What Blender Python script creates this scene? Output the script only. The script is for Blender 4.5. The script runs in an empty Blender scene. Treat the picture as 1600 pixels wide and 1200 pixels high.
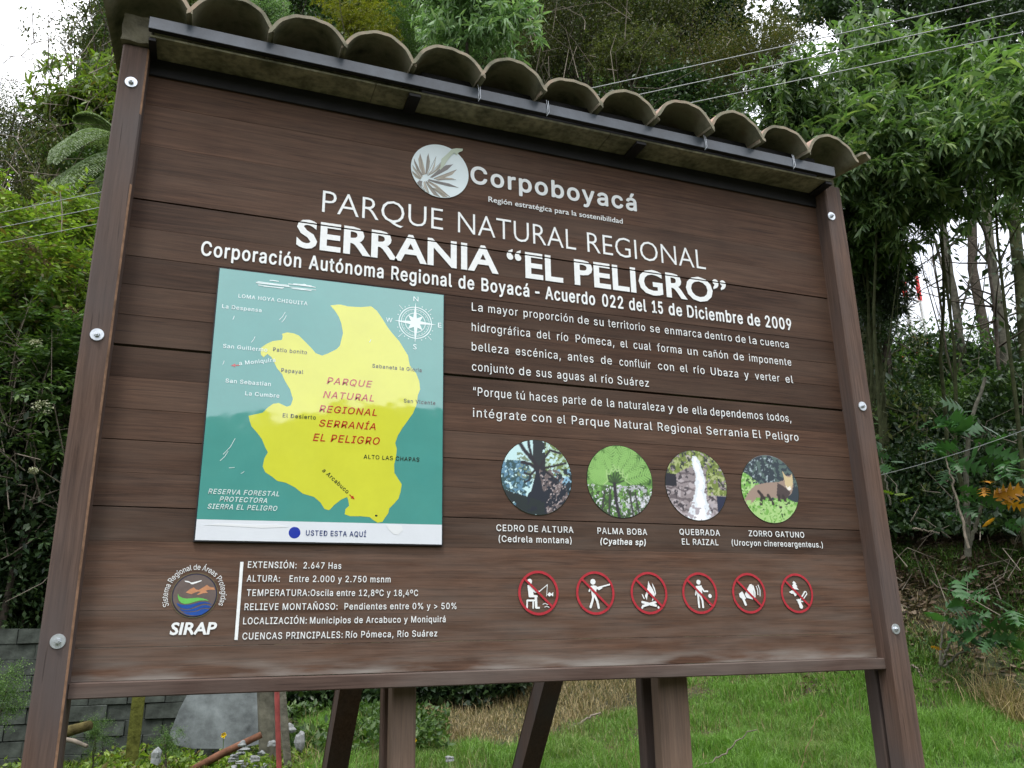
import bpy, bmesh, math, random, os, json
import numpy as np
from mathutils import Vector, Matrix

# ---------------------------------------------------------------- camera, world, sun, exposure
scene = bpy.context.scene
col = scene.collection
ROT = np.array([[0.939605, 0.084087, 0.331772], [-0.341826, 0.279437, 0.897257], [-0.017262, -0.956475, 0.291303]])
FPX = 1305.6
CAM = np.array([0.0, -2.6, 1.6])
cam = bpy.data.cameras.new('camera')
cam.sensor_width = 36.0
cam.lens = FPX / 1600 * 36
cam.clip_start = 0.05
cam.clip_end = 800
camo = bpy.data.objects.new('camera', cam)
col.objects.link(camo)
m = Matrix.Identity(4)
for i in range(3):
    m[i][0] = ROT[i][0]; m[i][1] = -ROT[i][1]; m[i][2] = -ROT[i][2]; m[i][3] = CAM[i]
camo.matrix_world = m
scene.camera = camo

SUN_EL, SUN_AZ = math.radians(64), math.radians(215)   # azimuth from +Y clockwise: behind and left of the camera
world = bpy.data.worlds.new('World')
scene.world = world
world.use_nodes = True
wn, wl = world.node_tree.nodes, world.node_tree.links
wn.clear()
out = wn.new('ShaderNodeOutputWorld')
bg = wn.new('ShaderNodeBackground'); bg.inputs[1].default_value = 0.145
sky = wn.new('ShaderNodeTexSky'); sky.sky_type = 'NISHITA'; sky.sun_disc = False
sky.sun_elevation = SUN_EL; sky.sun_rotation = SUN_AZ
sky.air_density = 1.0; sky.dust_density = 3.0
tc = wn.new('ShaderNodeTexCoord')
nz = wn.new('ShaderNodeTexNoise'); nz.inputs['Scale'].default_value = 2.2; nz.inputs['Detail'].default_value = 5
wl.new(tc.outputs['Generated'], nz.inputs['Vector'])
rp = wn.new('ShaderNodeValToRGB')
rp.color_ramp.elements[0].position = .35; rp.color_ramp.elements[0].color = (10.0, 10.4, 11.4, 1)
rp.color_ramp.elements[1].position = .65; rp.color_ramp.elements[1].color = (13.2, 13.3, 13.8, 1)
wl.new(nz.outputs['Fac'], rp.inputs[0])
sepw = wn.new('ShaderNodeSeparateXYZ'); wl.new(tc.outputs['Generated'], sepw.inputs[0])
ovc = wn.new('ShaderNodeMapRange'); ovc.inputs['From Min'].default_value = 0; ovc.inputs['From Max'].default_value = 1; ovc.inputs['To Min'].default_value = .55; ovc.inputs['To Max'].default_value = 2.1
wl.new(sepw.outputs['Z'], ovc.inputs['Value'])
ovm = wn.new('ShaderNodeVectorMath'); ovm.operation = 'SCALE'; wl.new(rp.outputs[0], ovm.inputs[0]); wl.new(ovc.outputs[0], ovm.inputs['Scale'])
mx = wn.new('ShaderNodeMix'); mx.data_type = 'RGBA'; mx.inputs[0].default_value = 0.86   # thin cloud over nearly all of the sky
wl.new(sky.outputs[0], mx.inputs[6]); wl.new(ovm.outputs[0], mx.inputs[7])
wl.new(mx.outputs[2], bg.inputs[0]); wl.new(bg.outputs[0], out.inputs[0])

sl = bpy.data.lights.new('sun', 'SUN'); sl.energy = 2.1; sl.angle = math.radians(12); sl.color = (1, .96, .9)
so = bpy.data.objects.new('sun', sl); col.objects.link(so)
sd = Vector((math.sin(SUN_AZ) * math.cos(SUN_EL), math.cos(SUN_AZ) * math.cos(SUN_EL), math.sin(SUN_EL)))
so.rotation_euler = sd.to_track_quat('Z', 'Y').to_euler()
scene.view_settings.view_transform = 'Standard'
scene.view_settings.look = 'None'
scene.view_settings.gamma = 1.0
scene.view_settings.exposure = 0.0
scene.view_settings.use_curve_mapping = False
scene.cycles.max_bounces = 7
scene.cycles.transparent_max_bounces = 6

rng = np.random.default_rng(7)
random.seed(7)

# ---------------------------------------------------------------- helpers
def ray(px, py):
    d = ROT @ np.array([px - 800.0, py - 600.0, FPX])
    return d / math.hypot(d[0], d[1])

def at(px, py, dist):
    """the point seen there, at a horizontal distance from where the photographer stood"""
    return CAM + ray(px, py) * dist

def project(P):
    c = (np.asarray(P) - CAM) @ ROT
    return 800 + FPX * c[..., 0] / c[..., 2], 600 + FPX * c[..., 1] / c[..., 2], c[..., 2]

def tag(o, label=None, cat=None, group=None, kind=None):
    if label: o['label'] = label
    if cat: o['category'] = cat
    if group: o['group'] = group
    if kind: o['kind'] = kind
    return o

def thing(name, label, cat, loc=(0, 0, 0), group=None):
    o = bpy.data.objects.new(name, None)
    o.empty_display_size = .1
    o.location = loc
    col.objects.link(o)
    return tag(o, label, cat, group)

def link(name, me, mat=None, parent=None, world_coords=True):
    o = bpy.data.objects.new(name, me)
    col.objects.link(o)
    if mat is not None and not me.materials: me.materials.append(mat)
    if parent is not None:
        o.parent = parent
        if world_coords:
            o.location = -Vector(parent_loc(parent))
    return o

def parent_loc(p):
    v = Vector((0, 0, 0))
    while p is not None:
        v += p.location
        p = p.parent
    return v

def mesh(name, verts, faces, smooth=False):
    me = bpy.data.meshes.new(name)
    me.from_pydata([tuple(v) for v in verts], [], faces)
    if smooth: me.polygons.foreach_set('use_smooth', [True] * len(me.polygons))
    me.update()
    return me

def np_mesh(name, V, F, smooth=False):
    """V (n,3) float, F (m,k) int with constant k"""
    me = bpy.data.meshes.new(name)
    k = F.shape[1]
    me.vertices.add(len(V)); me.vertices.foreach_set('co', V.astype(np.float32).ravel())
    me.loops.add(F.size); me.loops.foreach_set('vertex_index', F.astype(np.int32).ravel())
    me.polygons.add(len(F)); me.polygons.foreach_set('loop_start', np.arange(0, F.size, k, dtype=np.int32))
    if smooth: me.polygons.foreach_set('use_smooth', np.ones(len(F), dtype=bool))
    me.update(calc_edges=True)
    return me

def bev_box(name, x0, x1, y0, y1, z0, z1, bev=.002, wob=0.0):
    bm = bmesh.new()
    bmesh.ops.create_cube(bm, size=1)
    for v in bm.verts:
        v.co = Vector(((x0 + x1) / 2 + v.co.x * (x1 - x0), (y0 + y1) / 2 + v.co.y * (y1 - y0), (z0 + z1) / 2 + v.co.z * (z1 - z0)))
    if wob:
        ax = max(range(3), key=lambda a: (x1 - x0, y1 - y0, z1 - z0)[a])
        es = [e for e in bm.edges if abs((e.verts[0].co - e.verts[1].co)[ax]) > 1e-4]
        bmesh.ops.subdivide_edges(bm, edges=es, cuts=14)
        for v in bm.verts:
            s = v.co[ax] * 3.1
            for a in range(3):
                if a != ax: v.co[a] += wob * math.sin(s * (1 + .37 * a) + x0 * 9 + a * 2 + (1.3 if v.co[a] > ((x0 + x1) / 2, (y0 + y1) / 2, (z0 + z1) / 2)[a] else 0))
    if bev:
        bmesh.ops.bevel(bm, geom=[e for e in bm.edges if e.calc_face_angle(0) > .8], offset=bev, segments=1, affect='EDGES')
    me = bpy.data.meshes.new(name); bm.to_mesh(me); bm.free()
    return me

def beam(name, p0, p1, w, d, side=(1, 0, 0), bev=.003):
    """square timber from p0 to p1, width w along side"""
    p0, p1 = Vector(p0), Vector(p1)
    t = (p1 - p0).normalized(); s = Vector(side); s = (s - t * s.dot(t)).normalized(); n = t.cross(s)
    bm = bmesh.new(); bmesh.ops.create_cube(bm, size=1)
    L = (p1 - p0).length; c = (p0 + p1) / 2
    for v in bm.verts: v.co = c + s * v.co.x * w + n * v.co.y * d + t * v.co.z * L
    if bev: bmesh.ops.bevel(bm, geom=bm.edges[:], offset=bev, segments=1, affect='EDGES')
    me = bpy.data.meshes.new(name); bm.to_mesh(me); bm.free()
    return me

def tube_arrays(pts, rad, n=6):
    pts = np.asarray(pts, float); k = len(pts)
    rad = np.broadcast_to(np.asarray(rad, float), (k,))
    t = np.gradient(pts, axis=0); t /= np.linalg.norm(t, axis=1)[:, None] + 1e-9
    up = np.array([0, 0, 1.0]) if abs(t[0][2]) < .9 else np.array([1.0, 0, 0])
    a = np.cross(t, up); a /= np.linalg.norm(a, axis=1)[:, None] + 1e-9
    b = np.cross(t, a)
    th = np.linspace(0, 2 * np.pi, n, endpoint=False)
    V = pts[:, None, :] + rad[:, None, None] * (np.cos(th)[None, :, None] * a[:, None, :] + np.sin(th)[None, :, None] * b[:, None, :])
    V = V.reshape(-1, 3)
    i = np.arange(k - 1)[:, None] * n; j = np.arange(n)[None, :]; j2 = (j + 1) % n
    F = np.stack([i + j, i + j2, i + n + j2, i + n + j], -1).reshape(-1, 4)
    return V, F

def join_arrays(parts):
    Vs, Fs, o = [], [], 0
    for V, F in parts:
        Vs.append(V); Fs.append(F + o); o += len(V)
    return np.concatenate(Vs), np.concatenate(Fs)

def plate(name, pts, y, th):
    """flat outline pts (x,z) facing -Y at y, thickness th"""
    n = len(pts)
    a = sum(pts[i][0] * pts[(i + 1) % n][1] - pts[(i + 1) % n][0] * pts[i][1] for i in range(n))
    if a < 0: pts = pts[::-1]
    V = [(p[0], y, p[1]) for p in pts] + [(p[0], y + th, p[1]) for p in pts]
    F = [list(range(n))] + [[(i + 1) % n, i, i + n, (i + 1) % n + n] for i in range(n)]
    bm = bmesh.new(); vs = [bm.verts.new(v) for v in V]
    for f in F: bm.faces.new([vs[i] for i in f])
    bm.normal_update()
    bmesh.ops.triangulate(bm, faces=[f for f in bm.faces if len(f.verts) > 4])
    me = bpy.data.meshes.new(name); bm.to_mesh(me); bm.free()
    return me

def circle_pts(cx, cz, rx, rz=None, n=40, a0=0, a1=2 * math.pi):
    rz = rz or rx
    return [(cx + rx * math.cos(a0 + (a1 - a0) * i / n), cz + rz * math.sin(a0 + (a1 - a0) * i / n)) for i in range(n)]

def stroke_pts(pts, w):
    """outline with round ends of an open polyline"""
    pts = [Vector(p) for p in pts]; L, Rr = [], []
    for i, p in enumerate(pts):
        d = (pts[min(i + 1, len(pts) - 1)] - pts[max(i - 1, 0)]).normalized(); nn = Vector((-d.y, d.x))
        L.append(p + nn * w / 2); Rr.append(p - nn * w / 2)
    def cap(c, d):
        a = math.atan2(d.y, d.x)
        return [c + Vector((math.cos(a + t), math.sin(a + t))) * w / 2 for t in (math.pi / 3, 0, -math.pi / 3)]
    return [tuple(v) for v in L + cap(pts[-1], pts[-1] - pts[-2]) + Rr[::-1] + cap(pts[0], pts[0] - pts[1])]

def merge(meshes, name):
    bm = bmesh.new()
    for me in meshes:
        bm.from_mesh(me)
    out = bpy.data.meshes.new(name); bm.to_mesh(out); bm.free()
    return out

# ---------------------------------------------------------------- materials
def new_mat(name):
    mt = bpy.data.materials.new(name); mt.use_nodes = True
    nt = mt.node_tree
    return mt, nt.nodes, nt.links, nt.nodes['Principled BSDF']

def plain(name, c, rough=.6, spec=.4, metal=0.0, var=0.0, scale=30, bump=0.0):
    mt, N, K, b = new_mat(name)
    b.inputs['Base Color'].default_value = (*c, 1)
    b.inputs['Roughness'].default_value = rough
    b.inputs['Specular IOR Level'].default_value = spec
    b.inputs['Metallic'].default_value = metal
    if var or bump:
        t = N.new('ShaderNodeTexCoord'); n = N.new('ShaderNodeTexNoise')
        n.inputs['Scale'].default_value = scale; n.inputs['Detail'].default_value = 6; n.inputs['Roughness'].default_value = .65
        K.new(t.outputs['Object'], n.inputs['Vector'])
        r = N.new('ShaderNodeValToRGB')
        r.color_ramp.elements[0].position = .3; r.color_ramp.elements[1].position = .7
        r.color_ramp.elements[0].color = (*[x * (1 - var) for x in c], 1)
        r.color_ramp.elements[1].color = (*[min(1, x * (1 + var)) for x in c], 1)
        K.new(n.outputs['Fac'], r.inputs[0]); K.new(r.outputs[0], b.inputs['Base Color'])
        if bump:
            bp = N.new('ShaderNodeBump'); bp.inputs['Strength'].default_value = bump; bp.inputs['Distance'].default_value = .01
            K.new(n.outputs['Fac'], bp.inputs['Height']); K.new(bp.outputs[0], b.inputs['Normal'])
    return mt

def wood(name, dark, light, axis='X', rough=.55, weather=.25, grey=(.22, .19, .17), dust=False, tone=(.74, 1.24)):
    mt, N, K, b = new_mat(name)
    t = N.new('ShaderNodeTexCoord'); oi = N.new('ShaderNodeObjectInfo')
    add = N.new('ShaderNodeVectorMath'); add.operation = 'ADD'
    sc = N.new('ShaderNodeVectorMath'); sc.operation = 'SCALE'; sc.inputs['Scale'].default_value = 13.0
    comb = N.new('ShaderNodeCombineXYZ')
    for k in range(3): K.new(oi.outputs['Random'], comb.inputs[k])
    K.new(comb.outputs[0], sc.inputs[0]); K.new(t.outputs['Object'], add.inputs[0]); K.new(sc.outputs[0], add.inputs[1])
    mp = N.new('ShaderNodeMapping')
    s = [62, 62, 62]; s['XYZ'.index(axis)] = 2.4
    mp.inputs['Scale'].default_value = s
    K.new(add.outputs[0], mp.inputs['Vector'])
    g = N.new('ShaderNodeTexNoise'); g.inputs['Scale'].default_value = 1.6; g.inputs['Detail'].default_value = 8; g.inputs['Roughness'].default_value = .7; g.inputs['Distortion'].default_value = .6
    K.new(mp.outputs[0], g.inputs['Vector'])
    big = N.new('ShaderNodeTexNoise'); big.inputs['Scale'].default_value = 2.6; big.inputs['Detail'].default_value = 3
    mp2 = N.new('ShaderNodeMapping'); s2 = [2.2, 2.2, 2.2]; s2['XYZ'.index(axis)] = .7; mp2.inputs['Scale'].default_value = s2
    K.new(add.outputs[0], mp2.inputs['Vector']); K.new(mp2.outputs[0], big.inputs['Vector'])
    r = N.new('ShaderNodeValToRGB'); r.color_ramp.elements[0].position = .3; r.color_ramp.elements[1].position = .72
    r.color_ramp.elements[0].color = (*dark, 1); r.color_ramp.elements[1].color = (*light, 1)
    K.new(g.outputs['Fac'], r.inputs[0])
    # per-piece tone
    hsv = N.new('ShaderNodeHueSaturation')
    mr = N.new('ShaderNodeMapRange'); mr.inputs['To Min'].default_value = tone[0]; mr.inputs['To Max'].default_value = tone[1]
    K.new(oi.outputs['Random'], mr.inputs['Value']); K.new(mr.outputs[0], hsv.inputs['Value']); K.new(r.outputs[0], hsv.inputs['Color'])
    mr2 = N.new('ShaderNodeMapRange'); mr2.inputs['From Min'].default_value = .35; mr2.inputs['From Max'].default_value = .75; mr2.inputs['To Max'].default_value = weather * 1.6
    K.new(big.outputs['Fac'], mr2.inputs['Value'])
    mix = N.new('ShaderNodeMix'); mix.data_type = 'RGBA'
    K.new(mr2.outputs[0], mix.inputs[0]); K.new(hsv.outputs[0], mix.inputs[6]); mix.inputs[7].default_value = (*grey, 1)
    # fine dark checks in the grain
    ch = N.new('ShaderNodeTexNoise'); ch.inputs['Scale'].default_value = 1.0; ch.inputs['Detail'].default_value = 2
    mp3 = N.new('ShaderNodeMapping'); s3 = [170, 170, 170]; s3['XYZ'.index(axis)] = 5; mp3.inputs['Scale'].default_value = s3
    K.new(add.outputs[0], mp3.inputs['Vector']); K.new(mp3.outputs[0], ch.inputs['Vector'])
    cr = N.new('ShaderNodeMapRange'); cr.inputs['From Min'].default_value = .66; cr.inputs['From Max'].default_value = .76; cr.inputs['To Max'].default_value = .6
    K.new(ch.outputs['Fac'], cr.inputs['Value'])
    mix2 = N.new('ShaderNodeMix'); mix2.data_type = 'RGBA'; mix2.inputs[7].default_value = (.02, .014, .012, 1)
    K.new(cr.outputs[0], mix2.inputs[0]); K.new(mix.outputs[2], mix2.inputs[6])
    last = mix2.outputs[2]
    # faint weather runs down the face and darker blotches
    rn = N.new('ShaderNodeTexNoise'); rn.inputs['Scale'].default_value = 1.0; rn.inputs['Detail'].default_value = 5; rn.inputs['Roughness'].default_value = .6
    rm = N.new('ShaderNodeMapping'); rm.inputs['Scale'].default_value = (5, 5, 1.6); K.new(t.outputs['Object'], rm.inputs['Vector']); K.new(rm.outputs[0], rn.inputs['Vector'])
    rr_ = N.new('ShaderNodeMapRange'); rr_.inputs['From Min'].default_value = .48; rr_.inputs['From Max'].default_value = .72; rr_.inputs['To Max'].default_value = .2; K.new(rn.outputs['Fac'], rr_.inputs['Value'])
    m4 = N.new('ShaderNodeMix'); m4.data_type = 'RGBA'; m4.inputs[7].default_value = (.032, .02, .017, 1); K.new(rr_.outputs[0], m4.inputs[0]); K.new(last, m4.inputs[6]); last = m4.outputs[2]
    if dust:      # pale splash dirt along the foot of the board
        sp = N.new('ShaderNodeSeparateXYZ'); K.new(t.outputs['Object'], sp.inputs[0])
        dn = N.new('ShaderNodeTexNoise'); dn.inputs['Scale'].default_value = 3.5; dn.inputs['Detail'].default_value = 6
        dm = N.new('ShaderNodeMapping'); dm.inputs['Scale'].default_value = (1, 1, 7); K.new(t.outputs['Object'], dm.inputs['Vector']); K.new(dm.outputs[0], dn.inputs['Vector'])
        h = N.new('ShaderNodeMapRange'); h.inputs['From Min'].default_value = 1.56; h.inputs['From Max'].default_value = 1.50; h.inputs['To Max'].default_value = 1.1; K.new(sp.outputs['Z'], h.inputs['Value'])
        h2 = N.new('ShaderNodeMapRange'); h2.inputs['From Min'].default_value = 2.2; h2.inputs['From Max'].default_value = 1.55; h2.inputs['To Max'].default_value = .22; K.new(sp.outputs['Z'], h2.inputs['Value'])
        ah = N.new('ShaderNodeMath'); ah.operation = 'ADD'; K.new(h.outputs[0], ah.inputs[0]); K.new(h2.outputs[0], ah.inputs[1])
        n_ = N.new('ShaderNodeMapRange'); n_.inputs['From Min'].default_value = .38; n_.inputs['From Max'].default_value = .68; K.new(dn.outputs['Fac'], n_.inputs['Value'])
        mu = N.new('ShaderNodeMath'); mu.operation = 'MULTIPLY'; mu.use_clamp = True; K.new(ah.outputs[0], mu.inputs[0]); K.new(n_.outputs[0], mu.inputs[1])
        m3 = N.new('ShaderNodeMix'); m3.data_type = 'RGBA'; m3.inputs[7].default_value = (.27, .25, .225, 1)
        K.new(mu.outputs[0], m3.inputs[0]); K.new(last, m3.inputs[6]); last = m3.outputs[2]
    K.new(last, b.inputs['Base Color'])
    b.inputs['Roughness'].default_value = rough; b.inputs['Specular IOR Level'].default_value = .2
    bp = N.new('ShaderNodeBump'); bp.inputs['Strength'].default_value = .35; bp.inputs['Distance'].default_value = .002
    K.new(g.outputs['Fac'], bp.inputs['Height']); K.new(bp.outputs[0], b.inputs['Normal'])
    return mt

def leaf_mat(name, colors, trans=.35, rough=.45, spec=.4, objvar=.25, patch=None):
    mt, N, K, b = new_mat(name)
    geo = N.new('ShaderNodeNewGeometry'); oi = N.new('ShaderNodeObjectInfo')
    r = N.new('ShaderNodeValToRGB')
    els = r.color_ramp.elements
    while len(els) < len(colors): els.new(.5)
    for i, c in enumerate(colors):
        els[i].position = i / (len(colors) - 1); els[i].color = (*c, 1)
    if patch:       # tone also drifts from patch to patch of ground
        tcp = N.new('ShaderNodeTexCoord'); pn = N.new('ShaderNodeTexNoise'); pn.inputs['Scale'].default_value = patch; pn.inputs['Detail'].default_value = 4
        K.new(tcp.outputs['Object'], pn.inputs['Vector'])
        pm = N.new('ShaderNodeMapRange'); pm.inputs['From Min'].default_value = .33; pm.inputs['From Max'].default_value = .67; K.new(pn.outputs['Fac'], pm.inputs['Value'])
        pa = N.new('ShaderNodeMix'); pa.data_type = 'FLOAT'; pa.inputs[0].default_value = .55
        K.new(geo.outputs['Random Per Island'], pa.inputs[2]); K.new(pm.outputs[0], pa.inputs[3]); K.new(pa.outputs[0], r.inputs[0])
    else: K.new(geo.outputs['Random Per Island'], r.inputs[0])
    hsv = N.new('ShaderNodeHueSaturation')
    mr = N.new('ShaderNodeMapRange'); mr.inputs['To Min'].default_value = 1 - objvar; mr.inputs['To Max'].default_value = 1 + objvar
    K.new(oi.outputs['Random'], mr.inputs['Value']); K.new(mr.outputs[0], hsv.inputs['Value']); K.new(r.outputs[0], hsv.inputs['Color'])
    K.new(hsv.outputs[0], b.inputs['Base Color'])
    b.inputs['Roughness'].default_value = rough; b.inputs['Specular IOR Level'].default_value = spec
    tr = N.new('ShaderNodeBsdfTranslucent'); mx = N.new('ShaderNodeMixShader'); mx.inputs[0].default_value = trans
    br = N.new('ShaderNodeMix'); br.data_type = 'RGBA'; br.blend_type = 'MULTIPLY'; br.inputs[0].default_value = 1
    K.new(hsv.outputs[0], br.inputs[6]); br.inputs[7].default_value = (1.3, 1.5, .7, 1)
    K.new(br.outputs[2], tr.inputs[0])
    K.new(b.outputs[0], mx.inputs[1]); K.new(tr.outputs[0], mx.inputs[2])
    K.new(mx.outputs[0], N['Material Output'].inputs[0])
    return mt

M = {}
M['plank'] = wood('plank_wood', (.032, .016, .010), (.120, .064, .040), 'X', .66, .30, (.125, .085, .062), True, (.60, 1.46))
M['post'] = wood('post_wood', (.052, .031, .022), (.145, .090, .066), 'Z', .68, .6, (.085, .072, .070))
M['rail'] = wood('rail_wood', (.055, .034, .027), (.13, .085, .068), 'X', .65, .5, (.17, .15, .135))
M['rear'] = wood('rear_post_wood', (.10, .062, .042), (.27, .175, .12), 'Z', .65, .3, (.17, .14, .12))
M['white_paint'] = plain('white_lettering_paint', (.80, .83, .83), .45, .4, var=.06, scale=60)
M['steel_shade_black'] = plain('black_steel_and_shade', (.012, .011, .012), .6, .3, var=.3, scale=14)  # black bars; also stands in for shade under channel and tiles
M['steel_dark'] = plain('dark_painted_steel', (.05, .062, .078), .3, .6, var=.35, scale=14, bump=.1)
M['zinc'] = plain('galvanised_steel', (.62, .66, .70), .35, .5, metal=.75, var=.15, scale=90)
M['mortar'] = plain('mossy_mortar', (.13, .12, .085), .9, .2, var=.5, scale=16, bump=.8)
M['red_paint'] = plain('red_routed_paint', (.42, .022, .035), .5, .4, var=.2, scale=80)

# ---------------------------------------------------------------- terrain
def sstep(a, b, x):
    t = np.clip((x - a) / (b - a), 0, 1); return t * t * (3 - 2 * t)

def vnoise(x, y, s, seed=0):
    """cheap smooth value noise, vectorised"""
    x = np.asarray(x) / s + 57.3 * seed; y = np.asarray(y) / s - 31.7 * seed
    xi = np.floor(x); yi = np.floor(y); fx = x - xi; fy = y - yi
    fx = fx * fx * (3 - 2 * fx); fy = fy * fy * (3 - 2 * fy)
    def h(a, b):
        v = np.sin(a * 127.1 + b * 311.7 + seed * 17.3) * 43758.5453
        return v - np.floor(v)
    return ((h(xi, yi) * (1 - fx) + h(xi + 1, yi) * fx) * (1 - fy) + (h(xi, yi + 1) * (1 - fx) + h(xi + 1, yi + 1) * fx) * fy) * 2 - 1

RL = [0, 2.4, 6, 7.6, 8.6, 11, 14, 18, 24, 32, 60, 400]
ZL = [0, 0, .70, .98, 1.25, 4.3, 9.0, 15, 23, 30, 40, 60]
RA = [0, 2.4, 6, 7.6, 8.6, 11, 14, 20, 32, 60, 400]
ZA = [0, 0, .70, .98, 1.25, 3.9, 6.4, 8.6, 9, 9, 10]
RC = [0, 2.4, 4.2, 5.6, 7.6, 8.6, 11, 14, 18, 24, 32, 60, 400]
ZC = [0, 0, .86, .885, 1.0, 1.25, 4.3, 9.0, 15, 23, 30, 40, 60]
RR = [0, 2.4, 6, 7.3, 8.2, 9.2, 12, 15, 18, 30, 60, 400]
ZR = [0, 0, .66, .92, 1.45, 2.3, 4.0, 5.3, 5.2, 3.5, 2.5, 2]

def ground_z(x, y, rough=True):
    x = np.asarray(x, float); y = np.asarray(y, float)
    dx, dy = x - CAM[0], y - CAM[1]
    r = np.hypot(dx, dy); az = np.degrees(np.arctan2(dx, dy))
    k = sstep(35.5, 43, az)
    ka = sstep(-8, -14, az)
    kc = sstep(14, 9, az)
    z = ((np.interp(r, RL, ZL) * (1 - kc) + np.interp(r, RC, ZC) * kc) * (1 - ka) + (np.where(r < 7.6, np.interp(r, RC, ZC), np.interp(r, RA, ZA))) * ka) * (1 - k) + np.interp(r, RR, ZR) * k
    # beside and behind the photographer the road and verge are level
    f = 1 - sstep(62, 85, np.abs(az))
    z = z * f
    if rough:
        z = z + .05 * vnoise(x, y, .9, 1) * sstep(3, 6, r) + .18 * vnoise(x, y, 2.2, 2) * sstep(8.5, 12, r) + .5 * vnoise(x, y, 6, 3) * sstep(13, 25, r)
        z = z + .018 * vnoise(x, y, .23, 4) * sstep(3, 6, r)
        # hollow under the shrubs past the foot of the slope on the right
        z = z - .28 * np.exp(-((az - 51) / 4.5) ** 2 - ((r - 7.9) / .6) ** 2)
    return z

# ---------------------------------------------------------------- the ground
def polar_ground():
    rs = np.concatenate([np.linspace(.05, 4, 18), np.linspace(4.2, 20, 150), np.geomspace(20.6, 400, 40)])
    azs = np.radians(np.concatenate([np.linspace(-180, -24, 30), np.linspace(-22, 66, 260), np.linspace(68, 179, 24)]))
    Rg, Ag = np.meshgrid(rs, azs, indexing='ij')
    X = CAM[0] + Rg * np.sin(Ag); Y = CAM[1] + Rg * np.cos(Ag)
    Z = ground_z(X, Y)
    V = np.stack([X, Y, Z], -1).reshape(-1, 3)
    nr, na = len(rs), len(azs)
    i = np.arange(nr - 1)[:, None] * na; j = np.arange(na)[None, :]; j2 = (j + 1) % na
    F = np.stack([i + j, i + na + j, i + na + j2, i + j2], -1).reshape(-1, 4)
    me = np_mesh('ground', V, F, True)
    return me

mt, N, K, b = new_mat('soil_and_litter')
t = N.new('ShaderNodeTexCoord'); n1 = N.new('ShaderNodeTexNoise'); n1.inputs['Scale'].default_value = 1.1; n1.inputs['Detail'].default_value = 9; n1.inputs['Roughness'].default_value = .7
n2 = N.new('ShaderNodeTexNoise'); n2.inputs['Scale'].default_value = 26; n2.inputs['Detail'].default_value = 8
K.new(t.outputs['Object'], n1.inputs['Vector']); K.new(t.outputs['Object'], n2.inputs['Vector'])
r1 = N.new('ShaderNodeValToRGB'); e = r1.color_ramp.elements
e[0].position = .3; e[0].color = (.03, .045, .014, 1); e[1].position = .7; e[1].color = (.085, .06, .035, 1)
e.new(.5).color = (.045, .05, .02, 1)
K.new(n1.outputs['Fac'], r1.inputs[0])
r2 = N.new('ShaderNodeValToRGB'); r2.color_ramp.elements[0].position = .35; r2.color_ramp.elements[0].color = (.35, .35, .35, 1); r2.color_ramp.elements[1].position = .7; r2.color_ramp.elements[1].color = (1.5, 1.4, 1.2, 1)
K.new(n2.outputs['Fac'], r2.inputs[0])
mm = N.new('ShaderNodeMix'); mm.data_type = 'RGBA'; mm.blend_type = 'MULTIPLY'; mm.inputs[0].default_value = 1
K.new(r1.outputs[0], mm.inputs[6]); K.new(r2.outputs[0], mm.inputs[7]); K.new(mm.outputs[2], b.inputs['Base Color'])
b.inputs['Roughness'].default_value = .95
bp = N.new('ShaderNodeBump'); bp.inputs['Strength'].default_value = .8; bp.inputs['Distance'].default_value = .04
K.new(n2.outputs['Fac'], bp.inputs['Height']); K.new(bp.outputs[0], b.inputs['Normal'])
g = link('ground', polar_ground(), mt); tag(g, 'uneven grassy ground rising into a steep bank behind the sign', kind='structure')

# wooded hill on the other side of the road, behind the photographer (seen only as a reflection in the map)
def far_hill():
    xs = np.linspace(-130, 130, 170); ys = np.linspace(-95, -24, 60)
    X, Y = np.meshgrid(xs, ys, indexing='ij')
    Z = 13.6 * sstep(-28, -48, Y) + 2.0 * vnoise(X, Y, 19, 5) + (1.5 * vnoise(X, Y, 4.1, 6) + .8 * vnoise(X, Y, 1.9, 7)) * sstep(-30, -40, Y)
    Z = np.where(Y > -26, -.6, Z)
    V = np.stack([X, Y, Z], -1).reshape(-1, 3); ny = len(ys)
    i = np.arange(len(xs) - 1)[:, None] * ny; j = np.arange(ny - 1)[None, :]
    return np_mesh('hill', V, np.stack([i + j, i + ny + j, i + ny + j + 1, i + j + 1], -1).reshape(-1, 4), False)
o = link('hill', far_hill(), plain('distant_forest', (.035, .055, .02), .95, .1, var=.6, scale=.8, bump=1)); tag(o, 'wooded hill across the road behind the photographer', kind='structure')

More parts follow.
